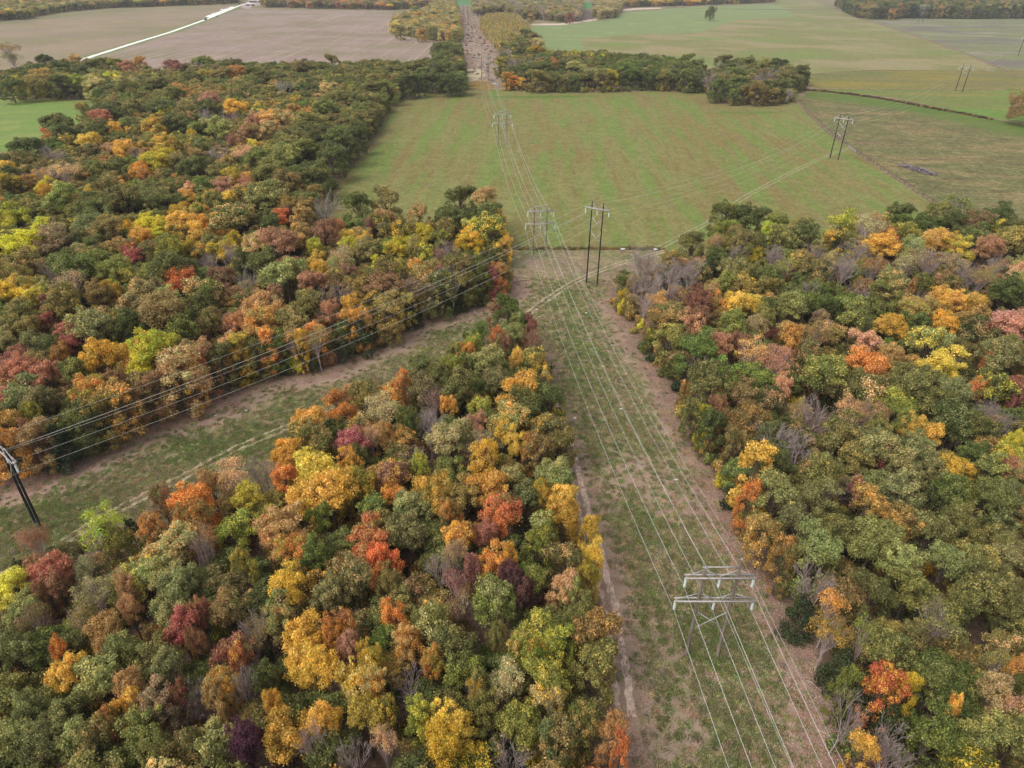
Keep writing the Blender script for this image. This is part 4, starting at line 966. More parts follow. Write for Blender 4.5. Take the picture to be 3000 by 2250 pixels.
SEEDS[(1000, 750)] = """45,110,60,R 240,60,50,Y 330,80,80,l 300,130,110,g 540,120,110,B 470,60,50,O 640,80,90,X 770,80,110,B 870,160,60,G 960,130,60,r 1010,170,60,e 980,40,80,G 900,240,80,L 1010,250,60,R
450,200,80,Ts 590,210,60,y 640,300,100,L 270,210,110,R 230,310,90,g 60,330,80,D 80,420,70,D 150,470,50,O 300,400,100,B 430,380,60,l 330,500,70,d 780,320,55,C 720,350,50,C 460,500,70,C
140,570,85,C 240,570,55,C 30,640,55,C 720,180,80,gs 820,210,60,g 560,250,60,T
1080,400,90,Le 1150,310,60,Ge 1190,400,50,Ge 1090,520,90,s 1225,535,45,re 1230,590,55,Rs 820,520,40,L 900,530,55,L 740,560,60,g 860,600,60,l 1010,570,50,e 1060,600,60,R 810,650,60,O 560,640,70,gs
500,690,90,G 700,720,80,l 950,700,100,s 830,720,60,g 1000,790,90,s 1130,720,45,O 1250,690,100,g 1150,860,135,D 1290,810,75,D 40,870,80,d 160,920,100,B 310,900,75,O 360,840,55,O 400,760,45,e
520,870,100,s 760,870,110,g 40,1010,80,D 900,960,80,l 1200,970,120,G 1340,970,110,Ge 1080,1060,120,s 1360,1110,110,s 600,960,80,ms 690,1010,55,O 570,1060,120,X 440,1080,70,L 280,1190,60,O
80,1220,95,m 200,1220,60,Ps 880,1110,65,P 700,1190,140,T 480,1230,100,X 1060,1170,65,D 1130,1230,65,D 930,1330,110,Y 700,1340,90,g 1210,1310,55,O 1280,1240,110,B 1410,1230,100,ge
1370,1400,120,s 130,1340,50,G 340,1430,95,R 60,1350,70,D 100,1480,130,D 510,1410,60,l 600,1500,130,D 340,1550,90,D 950,1500,125,D 800,1560,90,B 1120,1440,90,s 1200,1560,110,G 1420,1500,100,s
1060,1620,120,e 1430,1610,100,D 1300,1600,60,D 40,1580,60,l 200,1630,90,g 450,1610,100,s 620,780,70,g 1310,890,70,G"""
SEEDS[(1000, 1500)] = """190,170,130,e 270,340,90,e 250,450,70,e 310,490,70,B 430,90,140,s 90,420,130,s 700,60,65,O 760,180,100,O 1030,60,80,e 940,160,75,R 1300,100,105,l 1270,230,90,l 1430,60,100,D
1600,220,70,De 1610,380,70,De 1580,520,70,De 1450,300,120,g 640,350,110,X 740,330,80,Ts 990,350,95,O 1090,360,60,D 770,500,100,ms 850,440,60,m 1085,460,80,M 1190,570,80,M 960,560,140,l 1060,620,90,l
1240,510,75,L 1430,530,100,P 750,640,90,Rs 1270,820,150,l 1390,840,120,l 1550,700,90,B 1640,850,140,Be 1630,1050,140,ge 340,720,85,O 450,860,105,O 560,750,120,g 720,850,150,g 800,1050,140,g
440,1090,150,X 420,930,70,P 600,1050,65,O 130,1090,130,D 200,1000,80,D 230,1210,90,D 170,1340,120,D 50,950,70,P 20,780,80,R 1330,1080,140,l 1060,1100,120,T 1340,1250,120,T 690,1400,150,D
650,1520,120,Y 520,1390,90,l 1180,1370,140,l 870,1230,70,Ds 940,1350,90,g 1090,1560,150,X 1380,1480,120,s 1540,1430,90,L 1750,1500,85,d 1800,1610,60,e 1620,1330,80,C 100,1600,110,X 290,1570,70,Ps
1000,880,60,B 320,1400,60,L 1150,920,80,l 1240,1000,80,l 1480,600,60,s 380,330,50,C"""
SEEDS[(0, 1500)] = """650,130,130,ys 740,200,100,l 880,190,90,C 250,240,80,Rs 110,340,80,C 80,460,110,D 350,430,120,r 400,510,80,R 570,430,80,Ts 170,610,110,s 330,560,80,R 640,560,110,Ts 1250,60,120,O
990,170,75,O 1130,230,140,T 1340,230,80,Rs 1530,100,115,l 1840,120,150,d 1900,260,120,O 1880,480,100,D 1600,400,70,l 2080,60,80,l 930,400,110,T 1080,430,110,T 840,560,65,P 1180,500,130,s
1130,640,120,s 870,700,70,P 250,740,90,Bs 100,910,130,s 420,880,120,G 700,830,95,d 1440,640,110,d 1190,790,110,r 1330,730,60,r 1290,910,60,R 1500,900,115,r 1560,1020,60,r 1650,790,80,X
1820,680,100,s 1950,800,130,D 1960,960,120,D 1730,1090,90,G 2080,1050,130,D 2150,840,80,O 460,1070,115,D 435,1000,45,e 620,1090,130,s 830,930,100,s 1040,950,110,s 1080,1080,100,s 880,1200,110,d
860,1300,90,O 1270,1150,150,X 1450,1170,100,D 1620,1210,70,X 1050,1290,120,T 1190,1270,60,r 1430,1290,80,d 70,1150,130,g 380,1340,130,s 500,1440,130,s 210,1330,90,s 620,1510,100,s 730,1460,65,O
940,1430,140,g 1400,1470,140,s 1610,1540,105,u 1650,1360,85,C 1850,1450,150,D 2120,1400,95,D 1790,1310,60,D 2050,1560,90,X 1200,1560,110,g 300,1570,120,s 100,1500,120,s 1050,1600,90,g
1330,330,60,X 560,760,90,gs 1750,200,70,d 2150,560,100,s 2050,330,90,L"""
SEEDS[(0, 750)] = """860,10,55,r 480,60,140,L 170,40,90,g 750,70,100,l 60,110,100,d 130,200,90,D 300,240,60,T 50,260,80,Y 230,240,80,D 440,190,110,Ts 360,150,60,X 640,260,90,d 720,240,80,D 1130,80,130,G
1050,170,80,P 1170,170,90,e 850,130,70,l 930,150,60,g 900,270,110,s 1350,30,80,X 1450,120,85,R 1600,180,80,W 1310,230,110,L 1320,310,90,L 1500,240,60,R 1700,40,110,G 1850,100,130,s 1890,160,45,Y
2080,90,55,D 2030,160,95,R 2060,230,100,X 1790,270,65,r 1680,350,120,d 1680,450,110,O 1540,430,65,P 1465,440,60,P 1350,430,80,d 1040,370,160,d 1000,600,150,Y 930,690,90,Y 650,660,105,D
790,620,80,D 320,300,65,r 420,310,100,B 600,460,130,s 280,420,65,r 180,470,80,B 220,570,85,s 620,540,50,r 440,560,65,r 400,660,60,O 480,730,95,G 830,460,90,G 1180,500,110,L 60,590,60,s
130,640,65,r 130,730,110,R 30,800,70,r 300,780,90,R 580,860,115,O 740,820,80,R 150,900,120,s 250,950,100,s 770,950,130,B 960,860,100,s 1150,740,150,d 1290,650,110,P 1270,900,100,d
1340,900,55,e 1010,1010,95,Re 1560,640,75,Dc 1570,800,70,De 1670,660,70,g 1760,700,60,Oc 1790,600,75,L 1440,700,100,G 1900,580,80,Bs 2040,490,70,O 2060,600,90,Bs 1960,690,50,D 2140,370,75,R
1980,300,100,g 1830,400,60,O 1900,430,100,s 200,1160,100,d 40,1100,100,B 60,1340,110,Oe 250,1240,60,R 400,1250,130,C 600,1180,100,Ge 700,1090,120,B 500,1060,80,G 230,1090,50,l
1030,1520,85,d 1250,1580,135,O 1350,1410,75,d 1480,1430,110,Ps 1670,1350,110,X 1850,1280,115,D 2000,1080,110,D 1960,1160,110,g 2060,1210,110,g 2060,1400,140,D 1850,1460,80,O 2180,850,75,O
2150,1550,150,D 1600,1580,95,D 1950,1560,110,D 930,1600,75,C 1480,600,60,P 340,620,60,G 1640,940,60,C 1880,830,40,C 2050,790,40,C 1120,620,70,g"""
SEEDS[(2000, 0)] = """280,1370,100,G 400,1400,95,G 500,1400,65,G 630,1400,65,l 790,1370,65,G 780,1440,80,g 870,1420,50,g 280,1490,65,l 360,1470,55,G 400,1560,110,B 560,1500,60,y 650,1520,95,g 780,1520,90,G
60,1560,85,G 220,1570,60,Ps 1050,1400,85,l 1150,1370,60,X 1200,1470,90,Ts 1290,1400,65,l 1000,1550,80,g 1130,1600,90,X 1430,1310,80,Ge 1290,1330,60,Rs 1300,1600,90,D 1450,1500,80,l 1340,1520,60,e
1420,1440,60,L 1640,1370,80,B 1620,1450,85,L 1740,1450,75,G 1800,1310,100,Gs 1900,1430,100,R 2050,1360,85,G 2080,1480,65,l 2170,1440,70,G 1670,1560,95,D 1790,1610,80,D 1910,1530,90,G
1990,1610,90,R 2130,1560,100,g 1500,1600,70,T 350,1640,80,X 450,1650,50,Y 590,1640,80,X 900,1600,90,X
260,390,65,g 330,460,65,L 430,400,55,g 530,420,45,g 360,550,80,Ge 480,490,65,X 560,470,65,X 640,400,65,G 620,560,90,Ge 680,490,55,g 765,480,60,Ge 480,610,50,Be 260,570,50,Ge 30,380,60,L
100,420,65,G 30,490,50,G 180,500,45,X 210,590,45,Ge"""
SEEDS[(0, 0)] = """290,390,50,G 390,420,50,G 110,530,45,y 200,530,80,B 60,540,70,G 270,480,60,B 380,520,100,G 490,520,40,y 600,530,90,T 520,450,50,G 590,420,50,G 670,400,50,G 480,390,50,P 740,400,60,l 820,430,60,P
900,400,45,O 820,560,120,L 1120,430,70,R 1200,400,60,X 1310,390,65,L 1260,500,75,g 1330,480,65,l 1440,480,75,g 1520,410,65,g 1530,470,70,O 1660,460,65,g 1740,510,75,g 1860,560,80,W 1950,440,65,g
2060,430,70,g 2150,390,65,B 2110,570,55,P 1980,560,50,G 1140,560,35,O 1210,600,45,O 1350,640,60,P 1340,690,60,G 1120,600,60,g 1010,540,70,g 700,730,90,G 860,700,70,g 1000,690,75,G
540,700,55,g 360,770,95,G 650,760,65,R 630,840,75,G 740,840,50,D 310,870,45,e 150,900,95,G 420,860,65,G 1070,730,35,Y 1130,800,85,G 990,820,70,D 1020,790,35,e 1390,810,90,l 1430,850,70,l
1520,690,80,D 1460,730,80,X 1240,870,35,Y 1330,740,60,X 1650,780,60,P 1730,780,65,P 1620,850,85,P 1730,850,65,s 1840,760,75,T 1910,710,45,D 1530,920,60,R 1640,940,40,D 1600,990,85,Ps
1370,970,85,Xs 570,910,75,D 590,970,65,G 700,960,55,P 800,960,65,D 880,980,65,X 1080,930,80,D 1020,1030,100,Y 900,1110,55,D 930,1145,50,O 660,1080,80,g 380,1000,65,X 280,1120,70,X
420,1120,80,Ps 30,1100,60,D 40,1190,75,B 290,1200,55,Y 300,1240,45,D 100,1050,75,G 1500,1150,55,D 1450,1210,65,P 1360,1280,50,D 1190,1050,75,g 1260,1080,80,G 1400,1100,75,g 1680,1010,90,L
1560,1040,45,G 1850,1010,95,g 1760,1120,95,g 1860,1160,95,g 1700,1250,125,g 1500,1400,130,G 1990,970,100,G 2080,870,90,G 2180,900,90,G 1990,780,90,g 2100,700,80,g 2150,1040,90,Ge 2060,1150,85,Ge
1200,1460,100,D 1290,1440,60,D 1050,1460,55,Y 900,1530,65,D 1440,1600,85,Y 1800,1390,65,e 1750,1450,70,G 1890,1410,40,M 1960,1420,70,B 2120,1360,110,W 1800,1560,115,R 1650,1580,95,P 2100,1510,90,R
2180,1480,50,e 90,1390,95,y 100,1550,125,Y 350,1560,95,T 420,1600,40,r 550,1450,95,s 700,1460,100,B 850,1640,55,r 1100,1620,85,l 600,1330,110,g 800,1280,100,g 400,1280,95,g 1000,1280,90,g
700,1200,80,g 80,380,85,Gs"""
SEEDS[(1000, 0)] = """50,960,65,Ge 100,850,65,G 30,620,60,g 110,640,70,g 200,560,70,g 250,500,70,g 350,450,60,g 300,560,65,g 420,520,60,G 480,430,55,g 540,470,60,G 600,450,60,G 680,430,60,G 760,450,60,G
500,540,60,Ge 590,550,60,Ge 690,540,60,Ge 760,530,60,Ge 620,310,45,G 670,310,60,L 730,340,60,G 110,1330,95,G 290,1300,95,g 180,1470,45,r 500,1370,75,d 650,1320,55,L 770,1270,95,G 930,1290,90,d
720,1400,95,G 950,1400,90,G 1010,1390,55,B 850,1480,70,Y 830,1570,75,Y 960,1540,105,Le 540,1510,60,Y 490,1590,60,Y 640,1540,65,l 600,1600,80,X 720,1590,70,X 330,1480,95,G 130,1550,55,D
40,1600,60,y 160,1620,70,T 350,1620,75,Y 1060,1620,45,De
1230,430,65,g 1750,480,45,y 1400,420,35,e 1520,440,55,T 1340,440,60,G 1440,450,60,Ge 1110,540,60,Ge 1210,470,70,Ge 1270,560,80,B 1500,540,70,Ge 1600,500,70,B 1700,480,70,g 1850,430,70,L 1900,470,60,L
1940,520,70,Ge 2050,520,70,Ge 1270,320,40,Y 1160,330,60,G 1100,400,80,X 1200,390,60,X 1060,330,60,X 1030,400,40,l 1020,470,50,Be 1070,555,30,De 1200,215,45,G 1260,240,50,B 1280,275,50,T
340,160,45,T 420,120,50,g 380,190,45,g 490,100,45,O 560,140,55,T 460,150,50,D 600,190,50,g 680,160,45,P 730,150,40,T 520,200,50,B 660,210,50,T 740,210,40,g 630,60,45,T 700,90,45,l 480,60,40,l 590,90,40,g
1130,60,50,g 1180,50,40,T 1080,60,30,g 1270,60,40,B 1340,60,45,T 1390,60,55,B 1450,50,50,X 1500,70,50,B 930,50,40,l 970,40,45,T 1230,100,40,B 1410,90,50,l 1480,100,40,R 2001,1747,75,X 2079,1707,75,X 2134,1758,84,X 2200,1703,79,X 2267,1758,84,X 1913,1802,70,X 2046,1824,84,X 2344,1714,79,X 1968,1891,79,X 2156,1858,79,X 1690,80,65,T 1740,50,60,g 1700,40,60,T"""
# trees given by the foot: x, y of the foot, crown radius in metres, height in metres, colour, shape
FEET = [(2172, 1537, 3.2, 20, 'D', 'c'), (2078, 61, 10.5, 30, 'G', 'G'), (3006, 369, 14.5, 25, 'd', 'G'), (40, 197, 10, 24, 'B', 't'),
        (130, 1662, 2.4, 9.5, 'R', 't'), (33, 57, 9, 10, 'G', 'b'), (54, 55, 9, 9, 'G', 'b'), (76, 51, 8, 9, 'G', 'b')]

# ------------------------------------------------------------------ where each tree stands
rngT = np.random.default_rng(77)
TREES = []          # dict(x, y, r, h, code, shape, wood, seed)
ALLW = [('left wood', LEFT), ('middle wood', MID), ('right wood', RIGHT), ('tree belt beyond the meadow', BELT), ('round clump beyond the meadow', CLUMP)]
def add_tree(x, y, r, h, code, shape, src): TREES.append(dict(x=x, y=y, r=r, h=h, code=code, shape=shape, src=src))
for (ox, oy), txt in SEEDS.items():
    for tok in txt.split():
        a, b, rr_, c = tok.split(','); code = c[0]; sh = c[1] if len(c) > 1 else ''
        px, py = ox + float(a) / 2.212, oy + float(b) / 2.212; rp = float(rr_) / 2.212
        h = 16.0; r = 4.5
        for _ in range(3):
            hc = (.45 if code == 'C' else .5 if sh == 'e' else .66) * h; p = P(px, py, hc); r = 1.08 * rp * depth(p) / FPX
            h = min(20.5, 8.5 + 1.9 * r) if code != 'C' else min(11, 2.2 * r + 3)
        if py < 300: r = min(r, 8.5)
        if code == 'X': h *= .8
        h += rngT.uniform(-1, 1)
        q = p[:2].copy()
        for st in [v for k_ in range(1, 30) for v in (1 + .006 * k_, 1 - .006 * k_)]:          # keep its foot within its wood
            if max(float(sdist(pl, q)[0]) for _, pl in ALLW) > -.35 * r or py < 245: break
            q = p[:2] * st
        else: q = p[:2]
        p = np.array([q[0], q[1], 0])
        if py < 330 and 1450 < px < 2400 and py > 120 and max(float(sdist(pl, q)[0]) for _, pl in ALLW) < -.5 * r: continue
        if r < 2.6 and code != 'C': h = max(h, 14.5)          # a small patch of colour high in the canopy
        add_tree(p[0], p[1], r, h, code, sh, 'seed')
for (px, py, r, h, code, sh) in FEET:
    p = P(px, py); add_tree(p[0], p[1], r, h, code, sh, 'foot')
def grid_near(pl, sp, jit=.42, ymax=None):
    lo = pl.min(0); hi = pl.max(0); lo = np.maximum(lo, [-2400, -60]); hi = np.minimum(hi, [2600, 5200])
    out = []
    j = 0; y = lo[1]
    while y < hi[1]:
        x = lo[0] + (sp / 2 if j % 2 else 0)
        while x < hi[0]:
            out.append((x + rngT.uniform(-jit, jit) * sp, y + rngT.uniform(-jit, jit) * sp)); x += sp
        y += sp * .87; j += 1
    out = np.array(out)
    return out[inside(pl, out)]
BASEG = {'left wood': 'GgGgggBL', 'middle wood': 'ggsGTlsB', 'right wood': 'gGsGBssX', 'tree belt beyond the meadow': 'GGgGLg', 'round clump beyond the meadow': 'GgGX'}
seedXY = np.array([(t['x'], t['y']) for t in TREES]); seedR = np.array([t['r'] for t in TREES]); seedC = [t['code'] for t in TREES]; nseed = len(TREES)
def margin(p):
    x, y, d = proj((p[0], p[1], 10)); return -350 < x < 3350 and y < 2700 and d > 5
for wname, pl in ALLW:
    sp = 5.9 if 'wood' in wname else 8.0
    G = grid_near(pl, sp); G = np.array([g for g in G if margin(g)]); sd = sdist(pl, G)
    for (x, y), e in zip(G, sd):
        if any(t_['src'] == 'foot' and t_['shape'] == 'c' and math.hypot(t_['x'] - x, t_['y'] - y) < 8.5 for t_ in TREES[nseed - len(FEET):nseed]): continue
        if e < (4.4 if wname == 'middle wood' else 2.6): continue
        far = y > 330
        dd = np.hypot(seedXY[:, 0] - x, seedXY[:, 1] - y); k = np.argsort(dd)[:4]
        r = rngT.uniform(3.3, 4.9) if not far else rngT.uniform(4.2, 5.6)
        if (dd[k[0]] < (.8 if seedC[k[0]] in 'XW' else .74) * (seedR[k[0]] + r)): continue
        # in front of a picked tree: keep it lower so as not to hide that tree's crown
        near_seed = dd[k[0]] < 1.25 * (seedR[k[0]] + r) and y < seedXY[k[0], 1]
        if rngT.random() < (.68 if dd[k[0]] < 9 else .4 if dd[k[0]] < 13 else .14): code = seedC[k[0 if rngT.random() < .8 else 1]]
        else: code = rngT.choice(list(BASEG[wname]))
        if code in 'WuCM' or (code in 'reRm' and rngT.random() < .8) or (code in 'dP' and rngT.random() < .45): code = 'ggBs'[rngT.integers(0, 4)]
        if code == 'X' and rngT.random() < .35: code = 'B'
        h = rngT.uniform(10.5, 13.5) if near_seed else rngT.uniform(12.5, 16.5)
        if code in 'YDOPer': h -= 1.5
        add_tree(x, y, r, h, code, 's' if code in 'PTmR' and rngT.random() < .45 else '', 'fill')
# ---- close the holes that are left in the canopy
colx = P(2172, 1537)[:2]
XY = np.array([(t['x'], t['y']) for t in TREES]); RR = np.array([t['r'] for t in TREES]); SRC = np.array([t['src'] != 'fill' for t in TREES])
for wname, pl in ALLW[:3]:
    G = grid_near(pl, 3.4); G = np.array([g for g in G if margin(g) and g[1] < 420]); sd = sdist(pl, G)
    for (x, y), e in zip(G, sd):
        if e < 3: continue
        if math.hypot(x - colx[0], y - colx[1]) < 7: continue
        dd = np.hypot(XY[:, 0] - x, XY[:, 1] - y) / RR
        if dd.min() < 1.12: continue
        r = rngT.uniform(2.6, 3.8); add_tree(x, y, r, rngT.uniform(7, 11.5), rngT.choice(list('GgBgLBdG')), '', 'fill')
        XY = np.vstack([XY, [x, y]]); RR = np.append(RR, r * .8)
# ---- which shape each takes
def pick_shape(t):
    c, s = t['code'], t['shape']; p = np.array([t['x'], t['y']])
    if s == 'G': return 'grand'
    if s == 'b': return 'bush%d' % rngT.integers(0, 2)
    if c == 'W': return 'bare3'
    if c == 'X': return 'bare%d' % rngT.integers(0, 3)
    if c == 'C': return 'cedar%d' % rngT.integers(0, 2)
    if s in ('s', 't'): return 'thin%d' % rngT.integers(0, 3)
    if s == 'c': return 'column%d' % rngT.integers(0, 2)
    if s == 'e': return 'edge%d' % rngT.integers(0, 4)
    if s == 'r': return 'round%d' % rngT.integers(0, 9)
    e = max(float(sdist(pl, p)[0]) for _, pl in ALLW)
    t['edge'] = e < 8
    return 'edge%d' % rngT.integers(0, 4) if e < 9.5 else 'round%d' % rngT.integers(0, 9)
for t in TREES:
    t['edge'] = False; t['kind'] = pick_shape(t)
    e = [(float(sdist(pl, np.array([t['x'], t['y']]))[0]), n) for n, pl in ALLW]; e.sort(); t['wood'] = e[-1][1] if e[-1][0] > -14 else None
    if e[-1][0] < 6: t['edge'] = True
    t['rot'] = rngT.uniform(0, 6.28); t['sd'] = rngT.uniform(0, 60)
    k = PROTO[t['kind']]; t['sc'] = (t['r'] / k['r'] * rngT.uniform(.94, 1.08), t['r'] / k['r'] * rngT.uniform(.94, 1.08), t['h'] / k['h'])
    jit = rngT.uniform(.88, 1.12); hj = rngT.normal(0, .035, 3) * PAL[t['code']][0]
    a, b = cfix(PAL[t['code']][0], t['code']), cfix(PAL[t['code']][1], t['code'])
    t['t1'] = gl(tuple(max(8, min(250, v * jit + q)) for v, q in zip(a, hj))); t['t2'] = gl(tuple(max(8, min(250, v * jit + q)) for v, q in zip(b, hj)))
    if t['code'] not in 'XWCu' and t['src'] != 'foot' and rngT.random() < .4:     # a crown turning: part of it still, or already, another colour
        near_ = seedC[int(np.argmin(np.hypot(seedXY[:, 0] - t['x'] + rngT.normal(0, 8), seedXY[:, 1] - t['y'] + rngT.normal(0, 8))))]
        if t['code'] in 'YDOlPdTe': near_ = rngT.choice(list('gglDdT'))
        elif near_ in 'XWCuMrem': near_ = 'd'
        t['t2'] = gl(tuple(min(245, v * jit) for v in cfix(PAL[near_][0], near_)))
    x, y, d = proj((t['x'], t['y'], t['h'] * .65)); t['px'], t['py'], t['d'] = x, y, d; t['size'] = t['r'] * FPX / d
# ---- the largest 300 of each kind stand as things, the rest are one object per kind
KIND = lambda t: PAL[t['code']][2]
for kd in ('green', 'yellow', 'orange', 'red', 'bare', 'cedar'):
    L = [t for t in TREES if KIND(t) == kd]
    vis = [t for t in L if -t['size'] * .3 < t['px'] < 3000 + t['size'] * .3 and -t['size'] * .2 < t['py'] < 2250 + t['size'] * .4]
    vis.sort(key=lambda t: -(t['size'] + (1000 if t['src'] != 'fill' and t['size'] > 14 else 0)))
    for t in vis[:298]: t['own'] = True
print('trees', len(TREES), 'own', sum(1 for t in TREES if t.get('own')))

# ------------------------------------------------------------------ labels
def zone(t):
    x, y = t['px'] / 3000, t['py'] / 2250
    if t['edge'] and t['wood']: e = 'at the edge of the ' + t['wood']
    elif t['wood']: e = 'inside the ' + t['wood']
    else: e = 'standing alone'
    return e
FORM = {'grand': 'large', 'round': 'round', 'edge': 'full skirted', 'column': 'tall slender', 'thin': 'thin crowned', 'bare': 'spreading', 'cedar': 'conical', 'bush': 'low'}
own = [t for t in TREES if t.get('own')]
OX = np.array([(t['x'], t['y']) for t in own]); OPX = np.array([(t['px'], t['py'], t['size']) for t in own])
ALLPX = OPX
def neigh(i, k):
    """colour words of the trees around tree i as the photo shows them: left, right, behind, in front"""
    d = OPX[:, :2] - OPX[i, :2]; s = OPX[i, 2]
    if k == 'l': m = (d[:, 0] < -.5 * s) & (abs(d[:, 1]) < 1.1 * s)
    elif k == 'r': m = (d[:, 0] > .5 * s) & (abs(d[:, 1]) < 1.1 * s)
    elif k == 'b': m = (d[:, 1] < -.4 * s) & (abs(d[:, 0]) < 1.0 * s)
    else: m = (d[:, 1] > .4 * s) & (abs(d[:, 0]) < 1.0 * s)
    m[i] = False; j = np.where(m)[0]
    if not len(j): return None
    j = j[np.argmin((d[j] ** 2).sum(1))]
    if (d[j] ** 2).sum() > (4.5 * s) ** 2: return None
    return PAL[own[j]['code']][3].replace(' coloured', '').replace(' leafless', '')
def bands(v, words): return words[min(len(words) - 1, max(0, int(v * len(words))))]
XW = ['far left', 'left', 'centre left', 'centre', 'centre right', 'right', 'far right']
used = set()
def label_for(i):
    t = own[i]; col = PAL[t['code']][3]; f = FORM[''.join(ch for ch in t['kind'] if ch.isalpha())]
    sz = 'broad ' if t['r'] > 5.2 else 'small ' if t['r'] < 3.2 else ''
    n = 'cedar' if KIND(t) == 'cedar' else 'tree'
    base = sz + f + ' ' + col + ' ' + n; w = (t['wood'] or 'open ground').replace('tree belt beyond the meadow', 'meadow tree belt').replace('round clump beyond the meadow', 'meadow clump')
    inn = ('edging the ' if t['edge'] else 'in the ') + w
    l, r_, b, fr = (neigh(i, k) for k in 'lrbf'); c = []
    if l and r_: c.append('%s %s, between %s and %s trees' % (base, inn, l, r_))
    if b and fr: c.append('%s %s, behind %s, before %s' % (base, inn, fr, b))
    if l and b: c.append('%s %s, right of %s, before %s' % (base, inn, l, b))
    if r_ and fr: c.append('%s %s, left of %s, behind %s' % (base, inn, r_, fr))
    if r_ and b: c.append('%s %s, left of %s, before %s' % (base, inn, r_, b))
    if l and fr: c.append('%s %s, right of %s, behind %s' % (base, inn, l, fr))
    base2 = f + ' ' + col + ' ' + n
    yw = ['top', 'upper', 'mid', 'lower', 'bottom']
    if b and fr and l: c.append('%s %s: %s before it, %s behind, %s left' % (base2, inn, fr, b, l))
    z = bands(t['py'] / 2250, yw) + ' ' + bands(t['px'] / 3000, XW)
    for nb, w_ in ((l, 'right of'), (r_, 'left of'), (b, 'before'), (fr, 'behind')):
        if nb: c.append('%s %s a %s one, %s of photo' % (base2, w_, nb, z))
    c.append('%s %s, %s of the photo' % (base2, inn, z))
    for s in c:
        if s not in used and len(s.replace(',', '').replace(':', '').split()) <= 16: used.add(s); return s, True
    return c[-1], False
# ------------------------------------------------------------------ build the trees that are things
def tree_thing(t, lab, grp):
    kd = KIND(t); k = PROTO[t['kind']]
    root = empty({'cedar': 'cedar_tree', 'bare': 'bare_tree'}.get(kd, kd + '_tree'), (t['x'], t['y'], 0), t['rot'])
    root.scale = t['sc']; tag(root, lab, {'cedar': 'cedar', 'bare': 'bare tree'}.get(kd, kd + ' tree'), grp)
    if k['trunk'] is not None: link(bpy.data.objects.new('trunk' if k['crown'] is not None else 'branches', k['trunk']), root)
    if k['crown'] is not None:
        c = link(bpy.data.objects.new('crown', k['crown']), root)
        c['tint'] = list(t['t1']); c['tint2'] = list(t['t2']); c['seed'] = float(t['sd'])
GRP = {'green': 'green trees of the woods', 'yellow': 'yellow trees of the woods', 'orange': 'orange trees of the woods', 'red': 'red trees of the woods', 'bare': 'leafless trees of the woods', 'cedar': 'dark cedars of the woods'}
SPECIAL = {'foot0': 'tall slender golden column of a tree hanging over the clearing at the right wood edge', 'foot1': 'lone dark tree out in the pale green pasture',
  'foot2': 'big tawny orange tree cut by the right edge of the photo in the pasture', 'foot3': 'lone half bare tree standing before the stubble field at the far left',
  'foot4': 'small rust brown sapling on the grass by the foot of the near black pylon', 'foot5': 'leftmost of three dark bushes on the edge of the stubble field',
  'foot6': 'middle of three dark bushes on the edge of the stubble field', 'foot7': 'rightmost of three dark bushes on the edge of the stubble field'}
fi = 0; nun = 0; LAB = {}; _dup = {}
for i, t in enumerate(own):
    if t['src'] != 'foot': LAB[i] = label_for(i)[0]; _dup.setdefault(LAB[i], []).append(i)
ORD = ['leftmost', 'second from left', 'third from left', 'fourth from left', 'fifth from left', 'sixth from left', 'seventh from left', 'eighth from left', 'ninth from left']
for s_, L_ in _dup.items():
    if len(L_) > 1:
        for n_, i in enumerate(sorted(L_, key=lambda q: own[q]['px'])[:9]): LAB[i] = ' '.join((ORD[n_] + ' ' + s_).split()[:16])
for i, t in enumerate(own):
    if t['src'] == 'foot': lab = SPECIAL['foot%d' % fi]; fi += 1
    else:
        lab = LAB[i]
    tree_thing(t, lab, GRP[KIND(t)])
print('labels shared', nun, 'feet', fi)

# ------------------------------------------------------------------ masses: geometry nodes put the source shapes on points
def scatter_group():
    g = bpy.data.node_groups.new('trees_on_points', 'GeometryNodeTree')
    g.interface.new_socket('Geometry', in_out='INPUT', socket_type='NodeSocketGeometry'); g.interface.new_socket('Geometry', in_out='OUTPUT', socket_type='NodeSocketGeometry')
    N = g.nodes; i = N.new('NodeGroupInput'); o = N.new('NodeGroupOutput'); ip = N.new('GeometryNodeInstanceOnPoints'); ci = N.new('GeometryNodeCollectionInfo')
    ci.inputs['Collection'].default_value = pcol; ci.inputs['Separate Children'].default_value = True; ci.inputs['Reset Children'].default_value = True
    ip.inputs['Pick Instance'].default_value = True
    def named(n, ty):
        a = N.new('GeometryNodeInputNamedAttribute'); a.data_type = ty; a.inputs['Name'].default_value = n; return a.outputs['Attribute']
    g.links.new(i.outputs[0], ip.inputs['Points']); g.links.new(ci.outputs[0], ip.inputs['Instance'])
    g.links.new(named('which', 'INT'), ip.inputs['Instance Index']); er = N.new('FunctionNodeEulerToRotation'); g.links.new(named('turn', 'FLOAT_VECTOR'), er.inputs[0])
    g.links.new(er.outputs[0], ip.inputs['Rotation']); g.links.new(named('sizes', 'FLOAT_VECTOR'), ip.inputs['Scale']); g.links.new(ip.outputs[0], o.inputs[0])
    return g
SG = scatter_group()
